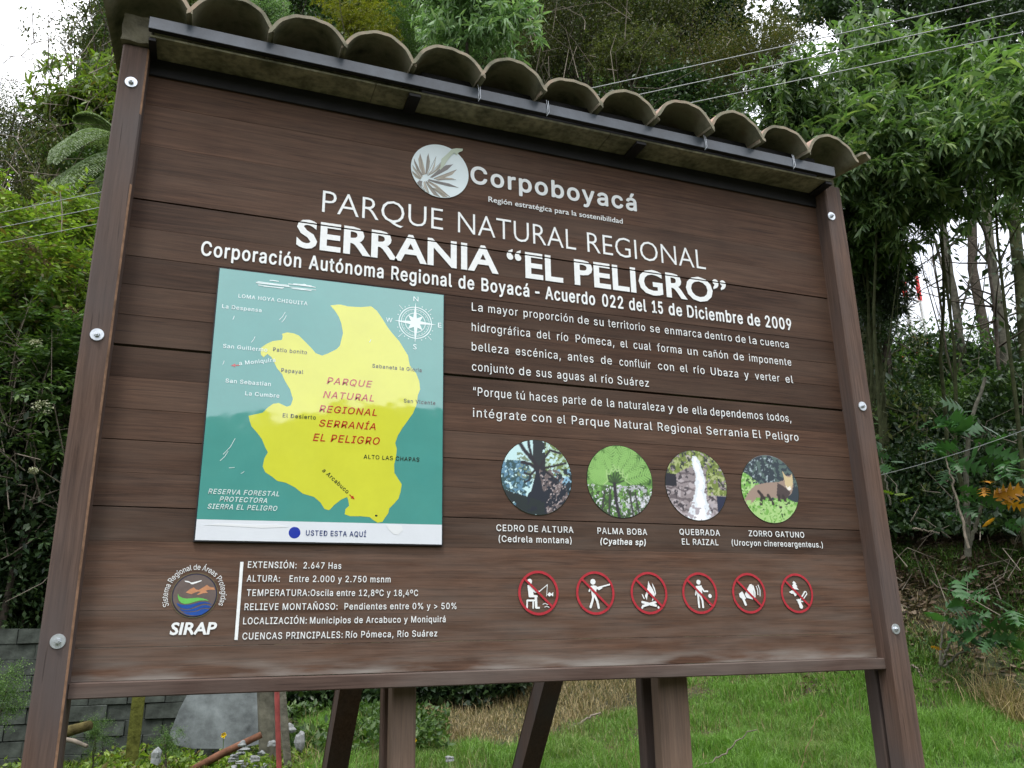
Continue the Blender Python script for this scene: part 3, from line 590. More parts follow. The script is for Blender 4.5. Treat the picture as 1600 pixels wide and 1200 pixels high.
# ---------------------------------------------------------------- lettering
FONT = None
try:
    fp = os.path.join(bpy.utils.system_resource('DATAFILES', path='fonts'), 'Inter.woff2')
    if os.path.exists(fp): FONT = bpy.data.fonts.load(fp)
except Exception:
    FONT = None
RATIO = {}
def cap_ratio(font):
    if font not in RATIO:
        cu = bpy.data.curves.new('txt', 'FONT'); cu.body = 'H'
        if font == 'sans' and FONT: cu.font = FONT
        ob = bpy.data.objects.new('txt', cu); col.objects.link(ob); bpy.context.view_layer.update()
        RATIO[font] = ob.dimensions.y
        bpy.data.objects.remove(ob); bpy.data.curves.remove(cu)
    return RATIO[font]
def text_mesh(items, name, y, th=.0005):
    """items: (text, x0, x1, z, capheight, font, weight, shear, angle). One mesh in the plane of the board."""
    objs = []
    for it in items:
        s, x0, x1, z, cap, font, wt, shear, ang = it
        cu = bpy.data.curves.new('txt', 'FONT'); cu.body = s
        if font == 'sans' and FONT: cu.font = FONT
        cu.size = 1.0; cu.resolution_u = 3; cu.shear = shear
        inter = font == 'sans' and FONT
        if inter: cu.space_character = 1.12
        else: cu.offset = wt
        ob = bpy.data.objects.new('txt', cu); col.objects.link(ob); objs.append(ob)
    bpy.context.view_layer.update()
    dg = bpy.context.evaluated_depsgraph_get()
    Vs, Fs, off = [], [], 0
    for ob, it in zip(objs, items):
        s, x0, x1, z, cap, font, wt, shear, ang = it
        me = bpy.data.meshes.new_from_object(ob.evaluated_get(dg))
        n = len(me.vertices)
        if n:
            co = np.empty(n * 3, np.float32); me.vertices.foreach_get('co', co); co = co.reshape(-1, 3)
            ratio = cap_ratio(font)
            inter = font == 'sans' and FONT
            if inter and wt < 0: wt = 0
            sy = cap / (ratio + 2 * wt)
            W = co[:, 0].max() - co[:, 0].min()
            sxx = ((x1 - x0) / W) if x1 is not None else sy
            if len(s) == 1 and s in '“”-': sxx = (x1 - x0) / W
            X = (co[:, 0] - co[:, 0].min()) * sxx; Z = (co[:, 1] + wt) * sy
            c_, s_ = math.cos(ang), math.sin(ang)
            pl = [list(p.vertices) for p in me.polygons]
            # a bolder stroke: the same glyph laid again a hair's breadth to each side
            if inter and wt > 0:
                w_ = wt * sy
                sh_ = [(w_ * math.cos(t_ * math.pi / 4), w_ * math.sin(t_ * math.pi / 4)) for t_ in range(8)]
                X = X * (1 - 2 * w_ / max(1e-6, X.max())) + w_
            else: sh_ = [(0, 0)]
            for q_, (ox, oz) in enumerate(sh_):
                Vs.append(np.stack([x0 + (X + ox) * c_ - (Z + oz) * s_, np.full(n, -2e-5 * q_), z + (X + ox) * s_ + (Z + oz) * c_], -1))
                for p in pl: Fs.append([v + off for v in p])
                off += n
        bpy.data.meshes.remove(me)
    for ob in objs:
        cu = ob.data; bpy.data.objects.remove(ob); bpy.data.curves.remove(cu)
    V = np.concatenate(Vs); V[:, 1] += y
    bm = bmesh.new(); bv = [bm.verts.new(v) for v in V]
    for f in Fs:
        try: bm.faces.new([bv[i] for i in f])
        except ValueError: pass
    bm.normal_update()
    for f in bm.faces:
        if f.normal.y > 0: f.normal_flip()
    # the routed letters are interrupted where the boards meet
    for s_, gp in gaps.items():
        if V[:, 2].min() < s_ < V[:, 2].max() and name == 'lettering':
            for zz in (s_ - gp, s_ + gp):
                bmesh.ops.bisect_plane(bm, geom=bm.verts[:] + bm.edges[:] + bm.faces[:], plane_co=(0, 0, zz), plane_no=(0, 0, 1))
            bmesh.ops.delete(bm, geom=[f for f in bm.faces if abs(f.calc_center_median().z - s_) < gp * .98], context='FACES')
    if th:
        r = bmesh.ops.extrude_face_region(bm, geom=bm.faces[:])
        bmesh.ops.translate(bm, verts=[e for e in r['geom'] if isinstance(e, bmesh.types.BMVert)], vec=(0, -th, 0))
    bmesh.ops.recalc_face_normals(bm, faces=bm.faces[:])
    me = bpy.data.meshes.new(name); bm.to_mesh(me); bm.free()
    return me

SURF = -.0010
S = {  # cap height, font, weight, shear
 'corpo': (.074, 'sans', .020, 0), 'region': (.0215, 'serifless', .006, 0), 'parque': (.081, 'book', -.010, 0), 'serrania': (.104, 'book', .024, 0),
 'corporacion': (.051, 'sans', .015, 0), 'sirap': (.0335, 'book', .03, .12)}
for k in ('l1', 'l2', 'l3', 'l4', 'l5', 'l6'): S[k] = (.0305, 'sans', -.002, 0)
for k in ('c1a', 'c1b', 'c2a', 'c2b', 'c3a', 'c3b', 'c4a', 'c4b'): S[k] = (.021, 'sans', .006, 0)
S['c2b'] = (.021, 'sans', .016, .15)
for k in ('t1', 't2', 't3', 't4', 't5', 't6'): S[k] = (.0187, 'sans', .006, 0)
for k, (z, words) in D['L'].items():
    cap, font, wt, sh = S[k]
    items = []
    for w, x0, x1 in words:
        zz = z
        if w == '-': zz = z
        items.append((w, x0, x1, zz, cap, font, wt, sh, 0))
    for it in items: link('lettering', text_mesh([it], 'lettering', SURF), M['white_paint'], sign)

link('dividing_line', plate('dividing_line', [(.1075, 1.6094), (.1165, 1.6094), (.1165, 1.8271), (.1075, 1.8271)], SURF - .0005, .0005), M['white_paint'], sign)

# round text of the SIRAP emblem
def arc_text(s, cx, cz, rad, a0, a1, cap, wt):
    cu = bpy.data.curves.new('txt', 'FONT'); cu.body = s; cu.size = 1; cu.resolution_u = 3; cu.offset = wt
    if FONT: cu.font = FONT
    ob = bpy.data.objects.new('txt', cu); col.objects.link(ob); bpy.context.view_layer.update()
    me = bpy.data.meshes.new_from_object(ob.evaluated_get(bpy.context.evaluated_depsgraph_get()))
    co = np.array([v.co[:] for v in me.vertices]); W = co[:, 0].max(); sy = cap / cap_ratio('sans')
    V = []
    for x, zz, _ in co:
        a = a0 + (a1 - a0) * x / W; r_ = rad + zz * sy
        V.append((cx + r_ * math.cos(a), SURF - .0009, cz + r_ * math.sin(a)))
    F = [list(p.vertices)[::1] for p in me.polygons]
    out = mesh('lettering', V, F)
    bm = bmesh.new(); bm.from_mesh(out)
    bm.normal_update()
    for f in bm.faces:
        if f.normal.y > 0: f.normal_flip()
    bm.to_mesh(out); bm.free()
    bpy.data.objects.remove(ob); bpy.data.curves.remove(cu)
    return out
emb = link('emblem', plate('emblem', circle_pts(-.009, 1.733, .058, .0585, 56), SURF - .0005, .0005), plain('emblem_grey_ground', (.135, .105, .095), .55, .3, var=.15), sign)
emb['label'] = 'round emblem with gull, mountains and waves above the word SIRAP'
YE = SURF - .0008
def ring(cx, cz, r0, r1, y, name, mat, parent, n=56):
    V, F = [], []
    for i in range(n):
        a = 2 * math.pi * i / n
        V += [(cx + r0 * math.cos(a), y, cz + r0 * math.sin(a)), (cx + r1 * math.cos(a), y, cz + r1 * math.sin(a))]
    for i in range(n):
        a, b_ = 2 * i, 2 * ((i + 1) % n)
        F.append((a, a + 1, b_ + 1, b_))
    bm = bmesh.new(); bv = [bm.verts.new(v) for v in V]
    for f in F: bm.faces.new([bv[i] for i in f])
    bm.normal_update()
    for f in bm.faces:
        if f.normal.y > 0: f.normal_flip()
    me = bpy.data.meshes.new(name); bm.to_mesh(me); bm.free()
    return link(name, me, mat, parent)
navy = plain('navy_print', (.012, .02, .06), .5)
ring(-.009, 1.733, .0572, .0592, YE, 'outline', navy, emb)
ring(-.009, 1.733, .0612, .0622, SURF - .0004, 'outline', plain('olive_print', (.15, .16, .08), .6), emb)
link('green_field', plate('green_field', D['green'], YE, .0002), plain('green_print', (.14, .50, .10), .45, var=.1), emb)
for w in D['blue']:
    link('wave', plate('wave', w, YE - .0001, .0002), plain('blue_print', (.012, .07, .32), .45, var=.15), emb)
link('mountains', plate('mountains', D['mtn'], YE, .0002), plain('ochre_print', (.52, .24, .12), .5, var=.2), emb)
link('gull', plate('gull', D['gull'], YE - .0001, .0003), M['white_paint'], emb)
link('lettering', arc_text('Sistema Regional de Áreas Protegidas', -.009, 1.733, .0705, math.radians(204), math.radians(-22), .0150, 0), M['white_paint'], emb)

# Corpoboyacá emblem: a pale globe with frailejón leaves and a small bird
logo = link('emblem', plate('emblem', circle_pts(.697, 3.230, .108, .108, 72), SURF - .0012, .0015), plain('pale_blue_white_print', (.70, .80, .82), .4, .5, var=.05, scale=12), sign)
logo['label'] = 'pale round emblem with fan of narrow brown-grey leaves and a small bird'
tones = [(.42, .38, .31), (.30, .28, .24), (.50, .47, .40), (.36, .34, .27), (.22, .21, .2)]
LM = [plain('leaf_print', c, .5, var=.12, scale=40) for c in tones]
def clip_circle(pts, cx, cz, r):
    o = []
    for x, z in pts:
        d = math.hypot(x - cx, z - cz)
        o.append((x, z) if d < r else (cx + (x - cx) * r / d, cz + (z - cz) * r / d))
    return o
for i, l in enumerate(D['leaf']):
    l = clip_circle([tuple(p) for p in l], .697, 3.230, .107)
    link('printed_leaf', plate('printed_leaf', l, SURF - .0014 - .0001 * (i % 5), .0001), LM[i % 5], logo)
    # dark midrib along each leaf
    c0 = l[0]; tip = max(l, key=lambda p: math.hypot(p[0] - c0[0], p[1] - c0[1]))
    if math.hypot(tip[0] - c0[0], tip[1] - c0[1]) > .02:
        link('printed_leaf', plate('printed_leaf', stroke_pts([c0, tip], .0014), SURF - .0021 - .00005 * i, .0001), LM[4], logo)
link('printed_bird', plate('printed_bird', [tuple(p) for p in D['bird']], SURF - .0032, .0002), plain('pale_green_print', (.52, .60, .48), .5), logo)

# ---------------------------------------------------------------- the map panel
def gloss(name, c, var=.05, scale=8):
    mt = plain(name, c, .5, .0, var=var, scale=scale)
    b = mt.node_tree.nodes['Principled BSDF']
    b.inputs['Coat Weight'].default_value = 1.0
    b.inputs['Coat Roughness'].default_value = .035
    b.inputs['Coat IOR'].default_value = 2.25
    N, K = mt.node_tree.nodes, mt.node_tree.links
    t = N.new('ShaderNodeTexCoord'); n = N.new('ShaderNodeTexNoise'); n.inputs['Scale'].default_value = 7; n.inputs['Detail'].default_value = 2
    K.new(t.outputs['Object'], n.inputs['Vector'])
    bp = N.new('ShaderNodeBump'); bp.inputs['Strength'].default_value = .25; bp.inputs['Distance'].default_value = .0035
    K.new(n.outputs['Fac'], bp.inputs['Height']); K.new(bp.outputs[0], b.inputs['Coat Normal'])
    return mt
YM = -.012
backing = plate('map_panel', [(-.026, 1.882), (.714, 1.884), (.714, 2.744), (-.026, 2.742)], YM + .002, .014)
mp = link('map_panel', backing, plain('black_panel_edge', (.015, .015, .018), .5), sign)
mp['label'] = 'glossy teal map panel with a yellow park area and a white strip below'
link('map_ground', plate('map_ground', [(-.022, 1.9455), (.7105, 1.950), (.7105, 2.740), (-.022, 2.738)], YM, .0019), gloss('teal_print', (.075, .32, .29)), mp)
link('legend_strip', plate('legend_strip', [(-.022, 1.886), (.7105, 1.888), (.7105, 1.950), (-.022, 1.9455)], YM, .0019), gloss('white_print', (.78, .82, .88), .03), mp)
link('map_region', plate('map_region', [tuple(p) for p in D['reg']], YM - .0003, .0003), gloss('yellow_print', (.68, .70, .055), .05), mp)
navyp = gloss('navy_text_print', (.025, .045, .20), 0); blackp = gloss('black_text_print', (.03, .035, .03), 0); redp = gloss('red_text_print', (.50, .03, .02), 0); whitep = gloss('pale_text_print', (.72, .86, .86), 0)
link('location_dot', plate('location_dot', circle_pts(.2553, 1.9139, .0172), YM - .0003, .0003), gloss('blue_dot_print', (.02, .04, .40), 0), mp)
link('location_dot', plate('location_dot', circle_pts(.4994, 1.9724, .004, .003, 12), YM - .0006, .0003), blackp, mp)
capm = {'PARQUE': .0225, 'NATURAL': .0225, 'REGIONAL': .0225, 'SERRANÍA': .0225, 'EL PELIGRO': .024, 'ALTO LAS CHAPAS': .0135, 'RESERVA FORESTAL': .0148, 'PROTECTORA': .0148, 'SIERRA EL PELIGRO': .0148, 'USTED ESTA AQUÍ': .016, 'LOMA HOYA CHIQUITA': .0125}
for s, x0, z0, x1, z1 in D['ML']:
    c = capm.get(s, .0128)
    mat = redp if c > .02 else navyp if s.startswith('USTED') else whitep if (s in ('LOMA HOYA CHIQUITA', 'La Despensa', 'San Guillermo', 'a Moniquira', 'San Sebastian', 'La Cumbre') or s[:3] in ('RES', 'PRO', 'SIE')) else blackp
    ang = math.atan2(z1 - z0, x1 - x0) if s.startswith('a ') else 0
    ln = math.hypot(x1 - x0, z1 - z0)
    z = (z0 + z1) / 2 if not ang else z0
    sh = .22 if (c > .02 or s[:3] in ('RES', 'PRO', 'SIE')) else 0
    me = text_mesh([(s, x0, x0 + ln, z, c, 'sans', .010, sh, ang)], 'map_lettering', YM - .0008, 0)
    link('lettering', me, mat, mp)
def arrow(x, z, ang, L):
    c, s_ = math.cos(ang), math.sin(ang)
    pts = [(-L, -.0015), (0, -.0015), (0, -.0055), (.012, 0), (0, .0055), (0, .0015), (-L, .0015)]
    return [(x + a * c - b_ * s_, z + a * s_ + b_ * c) for a, b_ in pts]
link('arrow', plate('arrow', arrow(.048, 2.4205, math.radians(188), .012), YM - .0008, .0002), redp, mp)
link('arrow', plate('arrow', arrow(.4215, 2.028, math.radians(-42), .01), YM - .0008, .0002), redp, mp)
# scratches and peeling patches of the laminate
sc = [(.140, 2.704, .05, .013), (.235, 2.706, .05, .010)]
rq = random.Random(11)
for cx_, cz_, a_, b_ in sc:
    for q in range(9):
        zz = cz_ + rq.uniform(-b_, b_); w_ = a_ * math.sqrt(max(0, 1 - ((zz - cz_) / b_) ** 2)); x_ = cx_ + rq.uniform(-.006, .006)
        link('scratch', plate('scratch', stroke_pts([(x_ - w_, zz), (x_, zz + rq.uniform(-.0015, .0015)), (x_ + w_, zz)], rq.uniform(.0016, .0034)), YM - .0009 - .00004 * q, .00003), whitep, mp)
for x_, z_, dx_, dz_ in ((.17, 2.585, .016, .028), (.178, 2.578, .012, .024), (.03, 2.57, .003, .012), (.09, 2.50, .01, .02), (.46, 2.54, .004, .01), (.035, 2.14, .03, .05), (.028, 2.12, .02, .03), (.055, 2.10, .015, .002), (.09, 2.085, .008, .006), (.012, 2.42, .003, .012)):
    link('scratch', plate('scratch', stroke_pts([(x_, z_), (x_ + dx_ * .6, z_ + dz_ * .45), (x_ + dx_, z_ + dz_)], .0016), YM - .0007, .00005), whitep, mp)
for p_ in ([(.0, 1.93), (.05, 1.936), (.12, 1.934), (.2, 1.937), (.235, 1.930), (.16, 1.925), (.08, 1.928)], [(.53, 1.946), (.58, 1.944), (.585, 1.93), (.57, 1.915), (.555, 1.917), (.54, 1.93)]):
    link('blister', plate('blister', p_, YM - .0006, .0004), gloss('blister_print', (.84, .87, .9), .02), mp)
# compass rose
cx_, cz_ = .6125, 2.6265
pieces = []
def padd(pts, k=0): pieces.append(plate('x', pts, YM - .0006 - .00006 * k, .00004))
for kk, (ra, rb_) in enumerate(((.0545, .0575), (.0475, .0492), (.0425, .0436), (.0335, .0355))):
    n = 48
    for i in range(n):
        a, a2 = 2 * math.pi * i / n, 2 * math.pi * (i + 1) / n
        if kk == 2 and i % 2: continue
        padd([(cx_ + ra * math.cos(a), cz_ + ra * math.sin(a)), (cx_ + rb_ * math.cos(a), cz_ + rb_ * math.sin(a)), (cx_ + rb_ * math.cos(a2), cz_ + rb_ * math.sin(a2)), (cx_ + ra * math.cos(a2), cz_ + ra * math.sin(a2))])
for i in range(4):
    a = math.pi / 2 * i
    for sgn in (1,):
        tip = (cx_ + .073 * math.cos(a), cz_ + .073 * math.sin(a)); b1 = (cx_ + .012 * math.cos(a + .8), cz_ + .012 * math.sin(a + .8)); b2 = (cx_ + .006 * math.cos(a - 1.2), cz_ + .006 * math.sin(a - 1.2))
        padd([tip, b1, (cx_, cz_), b2], 1 + i)
    a += math.pi / 4
    padd([(cx_ + .036 * math.cos(a), cz_ + .036 * math.sin(a)), (cx_ + .013 * math.cos(a + .9), cz_ + .013 * math.sin(a + .9)), (cx_ + .004 * math.cos(a), cz_ + .004 * math.sin(a)), (cx_ + .013 * math.cos(a - .9), cz_ + .013 * math.sin(a - .9))], 5 + i)
    padd(stroke_pts([(cx_ + .062 * math.cos(a), cz_ + .062 * math.sin(a)), (cx_ + .080 * math.cos(a), cz_ + .080 * math.sin(a))], .0016), 1)
    for q in (-.42, -.18, .18, .42):
        padd(circle_pts(cx_ + .064 * math.cos(a + q), cz_ + .064 * math.sin(a + q), .0018, n=8), 1)
link('compass_rose', merge(pieces, 'compass_rose'), whitep, mp)
link('lettering', text_mesh([('N', .6045, .6215, 2.7045, .017, 'book', 0, 0, 0), ('S', .6065, .6185, 2.531, .018, 'book', 0, 0, 0), ('W', .512, .534, 2.6175, .016, 'book', 0, 0, 0), ('E', .6915, .7035, 2.6185, .017, 'book', 0, 0, 0)], 'map_lettering', YM - .0008, 0), whitep, mp)

# ---------------------------------------------------------------- prohibition signs
PX = [1.0395, 1.2435, 1.4455, 1.6460, 1.8490, 2.0565]; PZ = 1.7405
fig_names = ['no_fishing_sign', 'no_hunting_sign', 'no_campfire_sign', 'no_littering_sign', 'no_loud_noise_sign', 'no_plant_cutting_sign']
def stk(pts, w): return ('s', pts, w)
def pol(pts): return ('p', pts, 0)
def cir(x, z, r): return ('c', (x, z), r)
FIG = [
 [cir(-.030, .036, .0085), pol([(-.038, .024), (-.020, .024), (-.017, -.006), (-.004, -.008), (-.003, -.014), (-.034, -.014)]), stk([(-.026, .016), (-.012, .004), (.000, .003)], .007), stk([(-.010, -.013), (-.009, -.046)], .0085), stk([(-.009, -.047), (.001, -.047)], .006),
  stk([(-.040, -.024), (-.016, -.024)], .006), stk([(-.040, -.024), (-.041, -.048)], .005), stk([(-.019, -.024), (-.020, -.048)], .005), stk([(.000, .002), (.032, .026)], .0026), stk([(.032, .026), (.028, -.010)], .0018),
  pol([(.030, -.006), (.038, .002), (.046, -.003), (.052, .003), (.051, -.012), (.045, -.007), (.038, -.012)]), stk([(.014, -.036), (.022, -.033), (.030, -.037), (.040, -.034)], .002), stk([(.020, -.045), (.028, -.042), (.036, -.046)], .002)],
 [cir(-.007, .036, .0095), pol([(-.018, .022), (-.004, .025), (.008, .020), (.004, .008), (.002, -.012), (-.013, -.012), (-.015, .004)]), stk([(.002, .020), (.014, .012), (.024, .018)], .007), stk([(.006, .016), (.056, .028)], .005), stk([(-.016, .018), (-.022, .006)], .006), stk([(-.008, -.010), (-.012, -.026), (-.020, -.046)], .008), stk([(-.002, -.010), (.006, -.028), (.010, -.048)], .008)],
 [pol([(.000, .040), (.006, .026), (.016, .012), (.022, -.004), (.018, -.020), (.010, -.028), (.012, -.014), (.006, -.006), (.002, .004), (-.006, -.008), (-.010, -.024), (-.016, -.010), (-.010, .004), (-.004, .018)]), pol([(.014, .034), (.024, .016), (.027, -.002), (.023, -.010), (.022, .006), (.016, .020)]), stk([(-.026, -.006), (-.020, -.018)], .004), stk([(-.028, -.030), (.024, -.042)], .008), stk([(.024, -.030), (-.026, -.043)], .008), cir(-.029, -.048, .004), cir(.033, -.048, .004)],
 [cir(-.002, .037, .0085), pol([(-.014, .024), (.010, .026), (.010, .000), (-.002, -.012), (-.010, -.010), (-.013, .004)]), stk([(.006, .022), (.018, .006), (.032, .006)], .006), stk([(-.012, .018), (-.017, -.006)], .005), stk([(-.008, -.008), (-.007, -.048)], .007), stk([(.001, -.006), (.008, -.026), (.009, -.048)], .007), cir(.040, -.010, .007), stk([(.036, -.038), (.042, -.042)], .004)],
 [pol([(-.042, -.002), (-.028, .006), (-.020, -.006), (-.014, -.018), (-.022, -.024), (-.030, -.020), (-.040, -.014)]), stk([(-.026, -.020), (-.018, -.040)], .009), pol([(-.018, -.004), (.006, .030), (.014, .032), (.020, .014), (.020, -.010), (.014, -.022), (-.012, -.016)]), pol([(.016, .030), (.022, .026), (.028, .004), (.026, -.014), (.021, -.018), (.022, .004)]), stk([(.034, .024), (.038, .010), (.037, -.006)], .003), stk([(.042, .028), (.048, .010), (.046, -.010)], .003)],
 [pol([(-.008, .044), (.002, .034), (-.002, .033), (.006, .024), (.001, .023), (.010, .012), (-.022, .016), (-.014, .024), (-.018, .026), (-.010, .034), (-.016, .036)]), pol([(-.034, .004), (-.022, .010), (-.004, .008), (-.002, -.006), (-.010, -.012), (-.016, -.002), (-.024, -.002)]), stk([(.012, -.046), (.004, -.026)], .013), stk([(-.004, -.024), (.022, -.030)], .004), stk([(.012, -.022), (.036, .006)], .005), stk([(.028, -.018), (.044, -.002), (.040, .006), (.032, .004)], .004), cir(.012, -.047, .008)]]
for i, x in enumerate(PX):
    rg = ring(x, PZ, .0625, .0705, SURF - .0016, fig_names[i], M['red_paint'], sign)
    ang = math.radians(-43)
    link('slash', plate('slash', stroke_pts([(x - .066 * math.cos(ang), PZ - .066 * math.sin(ang)), (x + .066 * math.cos(ang), PZ + .066 * math.sin(ang))], .0072), SURF - .0022, .0006), M['red_paint'], rg)
    fs = []
    for q, (kd, a_, w_) in enumerate(FIG[i]):
        yy = SURF - .0006 - .00006 * q
        if kd == 'c': pts = circle_pts(x + a_[0], PZ + a_[1], w_, n=18)
        else:
            pts = [(x + p_[0], PZ + p_[1]) for p_ in a_]
            if kd == 's': pts = stroke_pts(pts, w_)
        fs.append(plate('f', pts, yy, .0002))
    link('figure', merge(fs, 'figure'), M['white_paint'], rg)

# ---------------------------------------------------------------- four round printed pictures
NP = 110
gv, gu = np.meshgrid(np.linspace(-1, 1, NP), np.linspace(-1, 1, NP), indexing='ij')      # gv up, gu right
def fill(c): return np.tile(np.array(c, float), (NP, NP, 1))
def blend(img, mask, c):
    img += (np.array(c, float) - img) * np.clip(mask, 0, 1)[..., None]
def pline(img, pts, w, c, soft=.02):
    d = np.full(gu.shape, 9.0)
    for (x0, y0), (x1, y1) in zip(pts[:-1], pts[1:]):
        vx, vy = x1 - x0, y1 - y0; L2 = vx * vx + vy * vy + 1e-9
        t = np.clip(((gu - x0) * vx + (gv - y0) * vy) / L2, 0, 1)
        d = np.minimum(d, np.hypot(gu - x0 - t * vx, gv - y0 - t * vy))
    blend(img, 1 - (d - w) / soft, c)
def ppoly(img, pts, c, soft=0):
    ins = np.zeros(gu.shape, bool); n = len(pts)
    for i in range(n):
        x0, y0 = pts[i]; x1, y1 = pts[(i + 1) % n]
        if y0 == y1: continue
        cond = (gv > min(y0, y1)) & (gv <= max(y0, y1)) & (gu < (x1 - x0) * (gv - y0) / (y1 - y0) + x0)
        ins ^= cond
    blend(img, ins.astype(float), c)
def nse(s, seed): return vnoise(gu, gv, s, seed) * .6 + vnoise(gu, gv, s / 2.1, seed + 1) * .4
def speck(img, region, s, thr, c, seed, a=1.0): blend(img, (nse(s, seed) > thr) * region * a, c)

def pic_cedar():
    im = fill((.55, .78, .80))
    left = ((gu + 1.25 + .1 * nse(.2, 9)) < .75 + .35 * np.sin(gv * 2 + 1.6)) & (gv < .42)
    blend(im, left * 1.0, (.04, .09, .10)); speck(im, left * 1.0, .09, .05, (.12, .25, .36), 3); speck(im, left * 1.0, .07, .3, (.55, .78, .82), 5)
    speck(im, ((gu > -.55) & (gu < 0) & (gv > -.05) & (gv < .65)) * 1.0, .08, .12, (.20, .26, .17), 11)
    top = (gu > -.1) & (gu < .30) & (gv > .2); blend(im, (top & (nse(.2, 21) > -.35)) * 1.0, (.025, .03, .035))
    rt = (gu > .25) & (gv > .05); speck(im, rt * 1.0, .12, -.15, (.16, .22, .07), 31); speck(im, rt * 1.0, .07, .1, (.42, .58, .45), 37)
    rr_ = (gu > .55) & (gv < .25) & (gv > -.5); blend(im, (rr_ & (nse(.3, 41) > -.3)) * 1.0, (.02, .03, .04)); speck(im, rr_ * 1.0, .09, .25, (.25, .45, .6), 43)
    ppoly(im, [(-.02, .30), (.18, .30), (.45, .02), (.80, -.30), (1.0, -.55), (.8, -1), (-.7, -1), (-.38, -.62), (-.18, -.38), (-.05, .02)], (.018, .022, .035))
    trunk = ((gu - .1) > .18 * (-gv)) & (gv < .22) & (gu < .75 - gv * .3)
    speck(im, trunk * 1.0, .1, .12, (.15, .12, .12), 51); speck(im, trunk * 1.0, .055, .4, (.42, .36, .36), 57)
    blend(im, ((gv < -.55 - .25 * (gu + .2)) & (nse(.2, 61) > -.5) & (gu < .2)) * 1.0, (.02, .028, .03))
    for p, w in (([(.05, .25), (-.15, .5), (-.35, .72), (-.5, .95)], .045), ([(.03, .25), (-.1, .45), (-.2, .8), (-.22, 1)], .03), ([(.1, .25), (.25, .55), (.4, .75), (.7, .68)], .022), ([(.18, .25), (.5, .32), (.85, .42)], .02), ([(.2, .22), (.42, .05), (.62, -.08)], .025), ([(.0, .22), (-.2, .35), (-.42, .38)], .035), ([(-.05, .18), (-.18, .05), (-.35, .1)], .02), ([(-.18, .05), (-.2, -.08), (-.35, -.16)], .016)):
        pline(im, p, w, (.025, .022, .03))
    return im
def pic_fern():
    im = fill((.10, .22, .05)); n = nse(.16, 101)
    blend(im, (n > .1) * 1.0, (.17, .36, .09)); blend(im, (n < -.3) * 1.0, (.04, .10, .03))
    low = gv < -.12 + .1 * nse(.3, 103)
    blend(im, (low & (nse(.11, 107) > -.05) & (gu > -.35 - gv * .4)) * 1.0, (.42, .44, .47)); blend(im, (low & (nse(.09, 109) < -.25)) * 1.0, (.05, .09, .035))
    blend(im, (low & (nse(.07, 113) > .3)) * 1.0, (.70, .72, .78)); speck(im, low * 1.0, .05, .3, (.07, .12, .045), 119)
    for bx in (-.62, -.4, .35, .55):
        pline(im, [(bx, -1), (bx * .8, -.3)], .018, (.05, .05, .05))
    c0 = (-.18, -.08)
    for tip in ((-.25, .95), (-.62, .72), (-.92, .45), (-.85, .15), (.15, .98), (.45, .80), (.70, .55), (.95, .25)):
        pts = [c0, (c0[0] + (tip[0] - c0[0]) * .5, c0[1] + (tip[1] - c0[1]) * .58), tip]
        pline(im, pts, .014, (.04, .08, .03))
        for t in np.linspace(.3, 1, 11):
            px_, py_ = c0[0] + (tip[0] - c0[0]) * t, c0[1] + (tip[1] - c0[1]) * (t + .16 * t * (1 - t)); dx, dy = tip[0] - c0[0], tip[1] - c0[1]; L = math.hypot(dx, dy); nx_, ny_ = -dy / L, dx / L
            w = .17 * math.sin(math.pi * min(t * .9, 1)) + .02
            for s_ in (-1, 1):
                pline(im, [(px_, py_), (px_ + nx_ * w * s_ + dx * .12, py_ + ny_ * w * s_ + dy * .12)], .010, (.26, .50, .14) if (int(t * 40) % 3) else (.36, .58, .22))
    pline(im, [c0, (-.16, -.5), (-.08, -1.0)], .04, (.035, .03, .04))
    return im
def pic_fall():
    im = fill((.30, .26, .27)); n = nse(.14, 201)
    blend(im, (n > .05) * 1.0, (.46, .41, .43)); blend(im, (nse(.1, 203) < -.3) * 1.0, (.07, .06, .07))
    strat = np.sin(gv * 26 + nse(.3, 205) * 4) > .75; blend(im, strat * .8, (.10, .08, .09))
    veg = (gv > .28 + .25 * np.cos(gu * 2.4)) | ((gu > .35) & (gv > -.28)); blend(im, (veg & (nse(.14, 211) > -.3)) * 1.0, (.17, .23, .05)); blend(im, (veg & (nse(.08, 213) > .2)) * 1.0, (.40, .46, .20)); blend(im, (veg & (nse(.1, 219) < -.35)) * 1.0, (.04, .05, .04))
    blend(im, ((gu < -.65) & (gv < .3) & (gv > -.05)) * 1.0, (.02, .02, .03)); blend(im, ((gu > .65) & (gv < -.3) & (gv > -.75)) * 1.0, (.02, .025, .06))
    edge = .05 * nse(.12, 221)
    cx = np.interp(gv, [-1, -.3, .3, .9], [.05, .08, .14, .0]); w = np.interp(gv, [-1, -.6, -.2, .3, .75, .9], [.50, .30, .17, .16, .12, .06])
    blend(im, (np.abs(gu - cx + edge) < w) * (gv < .85) * .95, (.78, .84, .90)); blend(im, (np.abs(gu - cx + edge * 2) < w * .45) * (gv < .8) * 1.0, (.93, .96, 1))
    speck(im, ((gv < -.5) & (np.abs(gu) < .5)) * 1.0, .11, .25, (.42, .38, .42), 231)
    return im
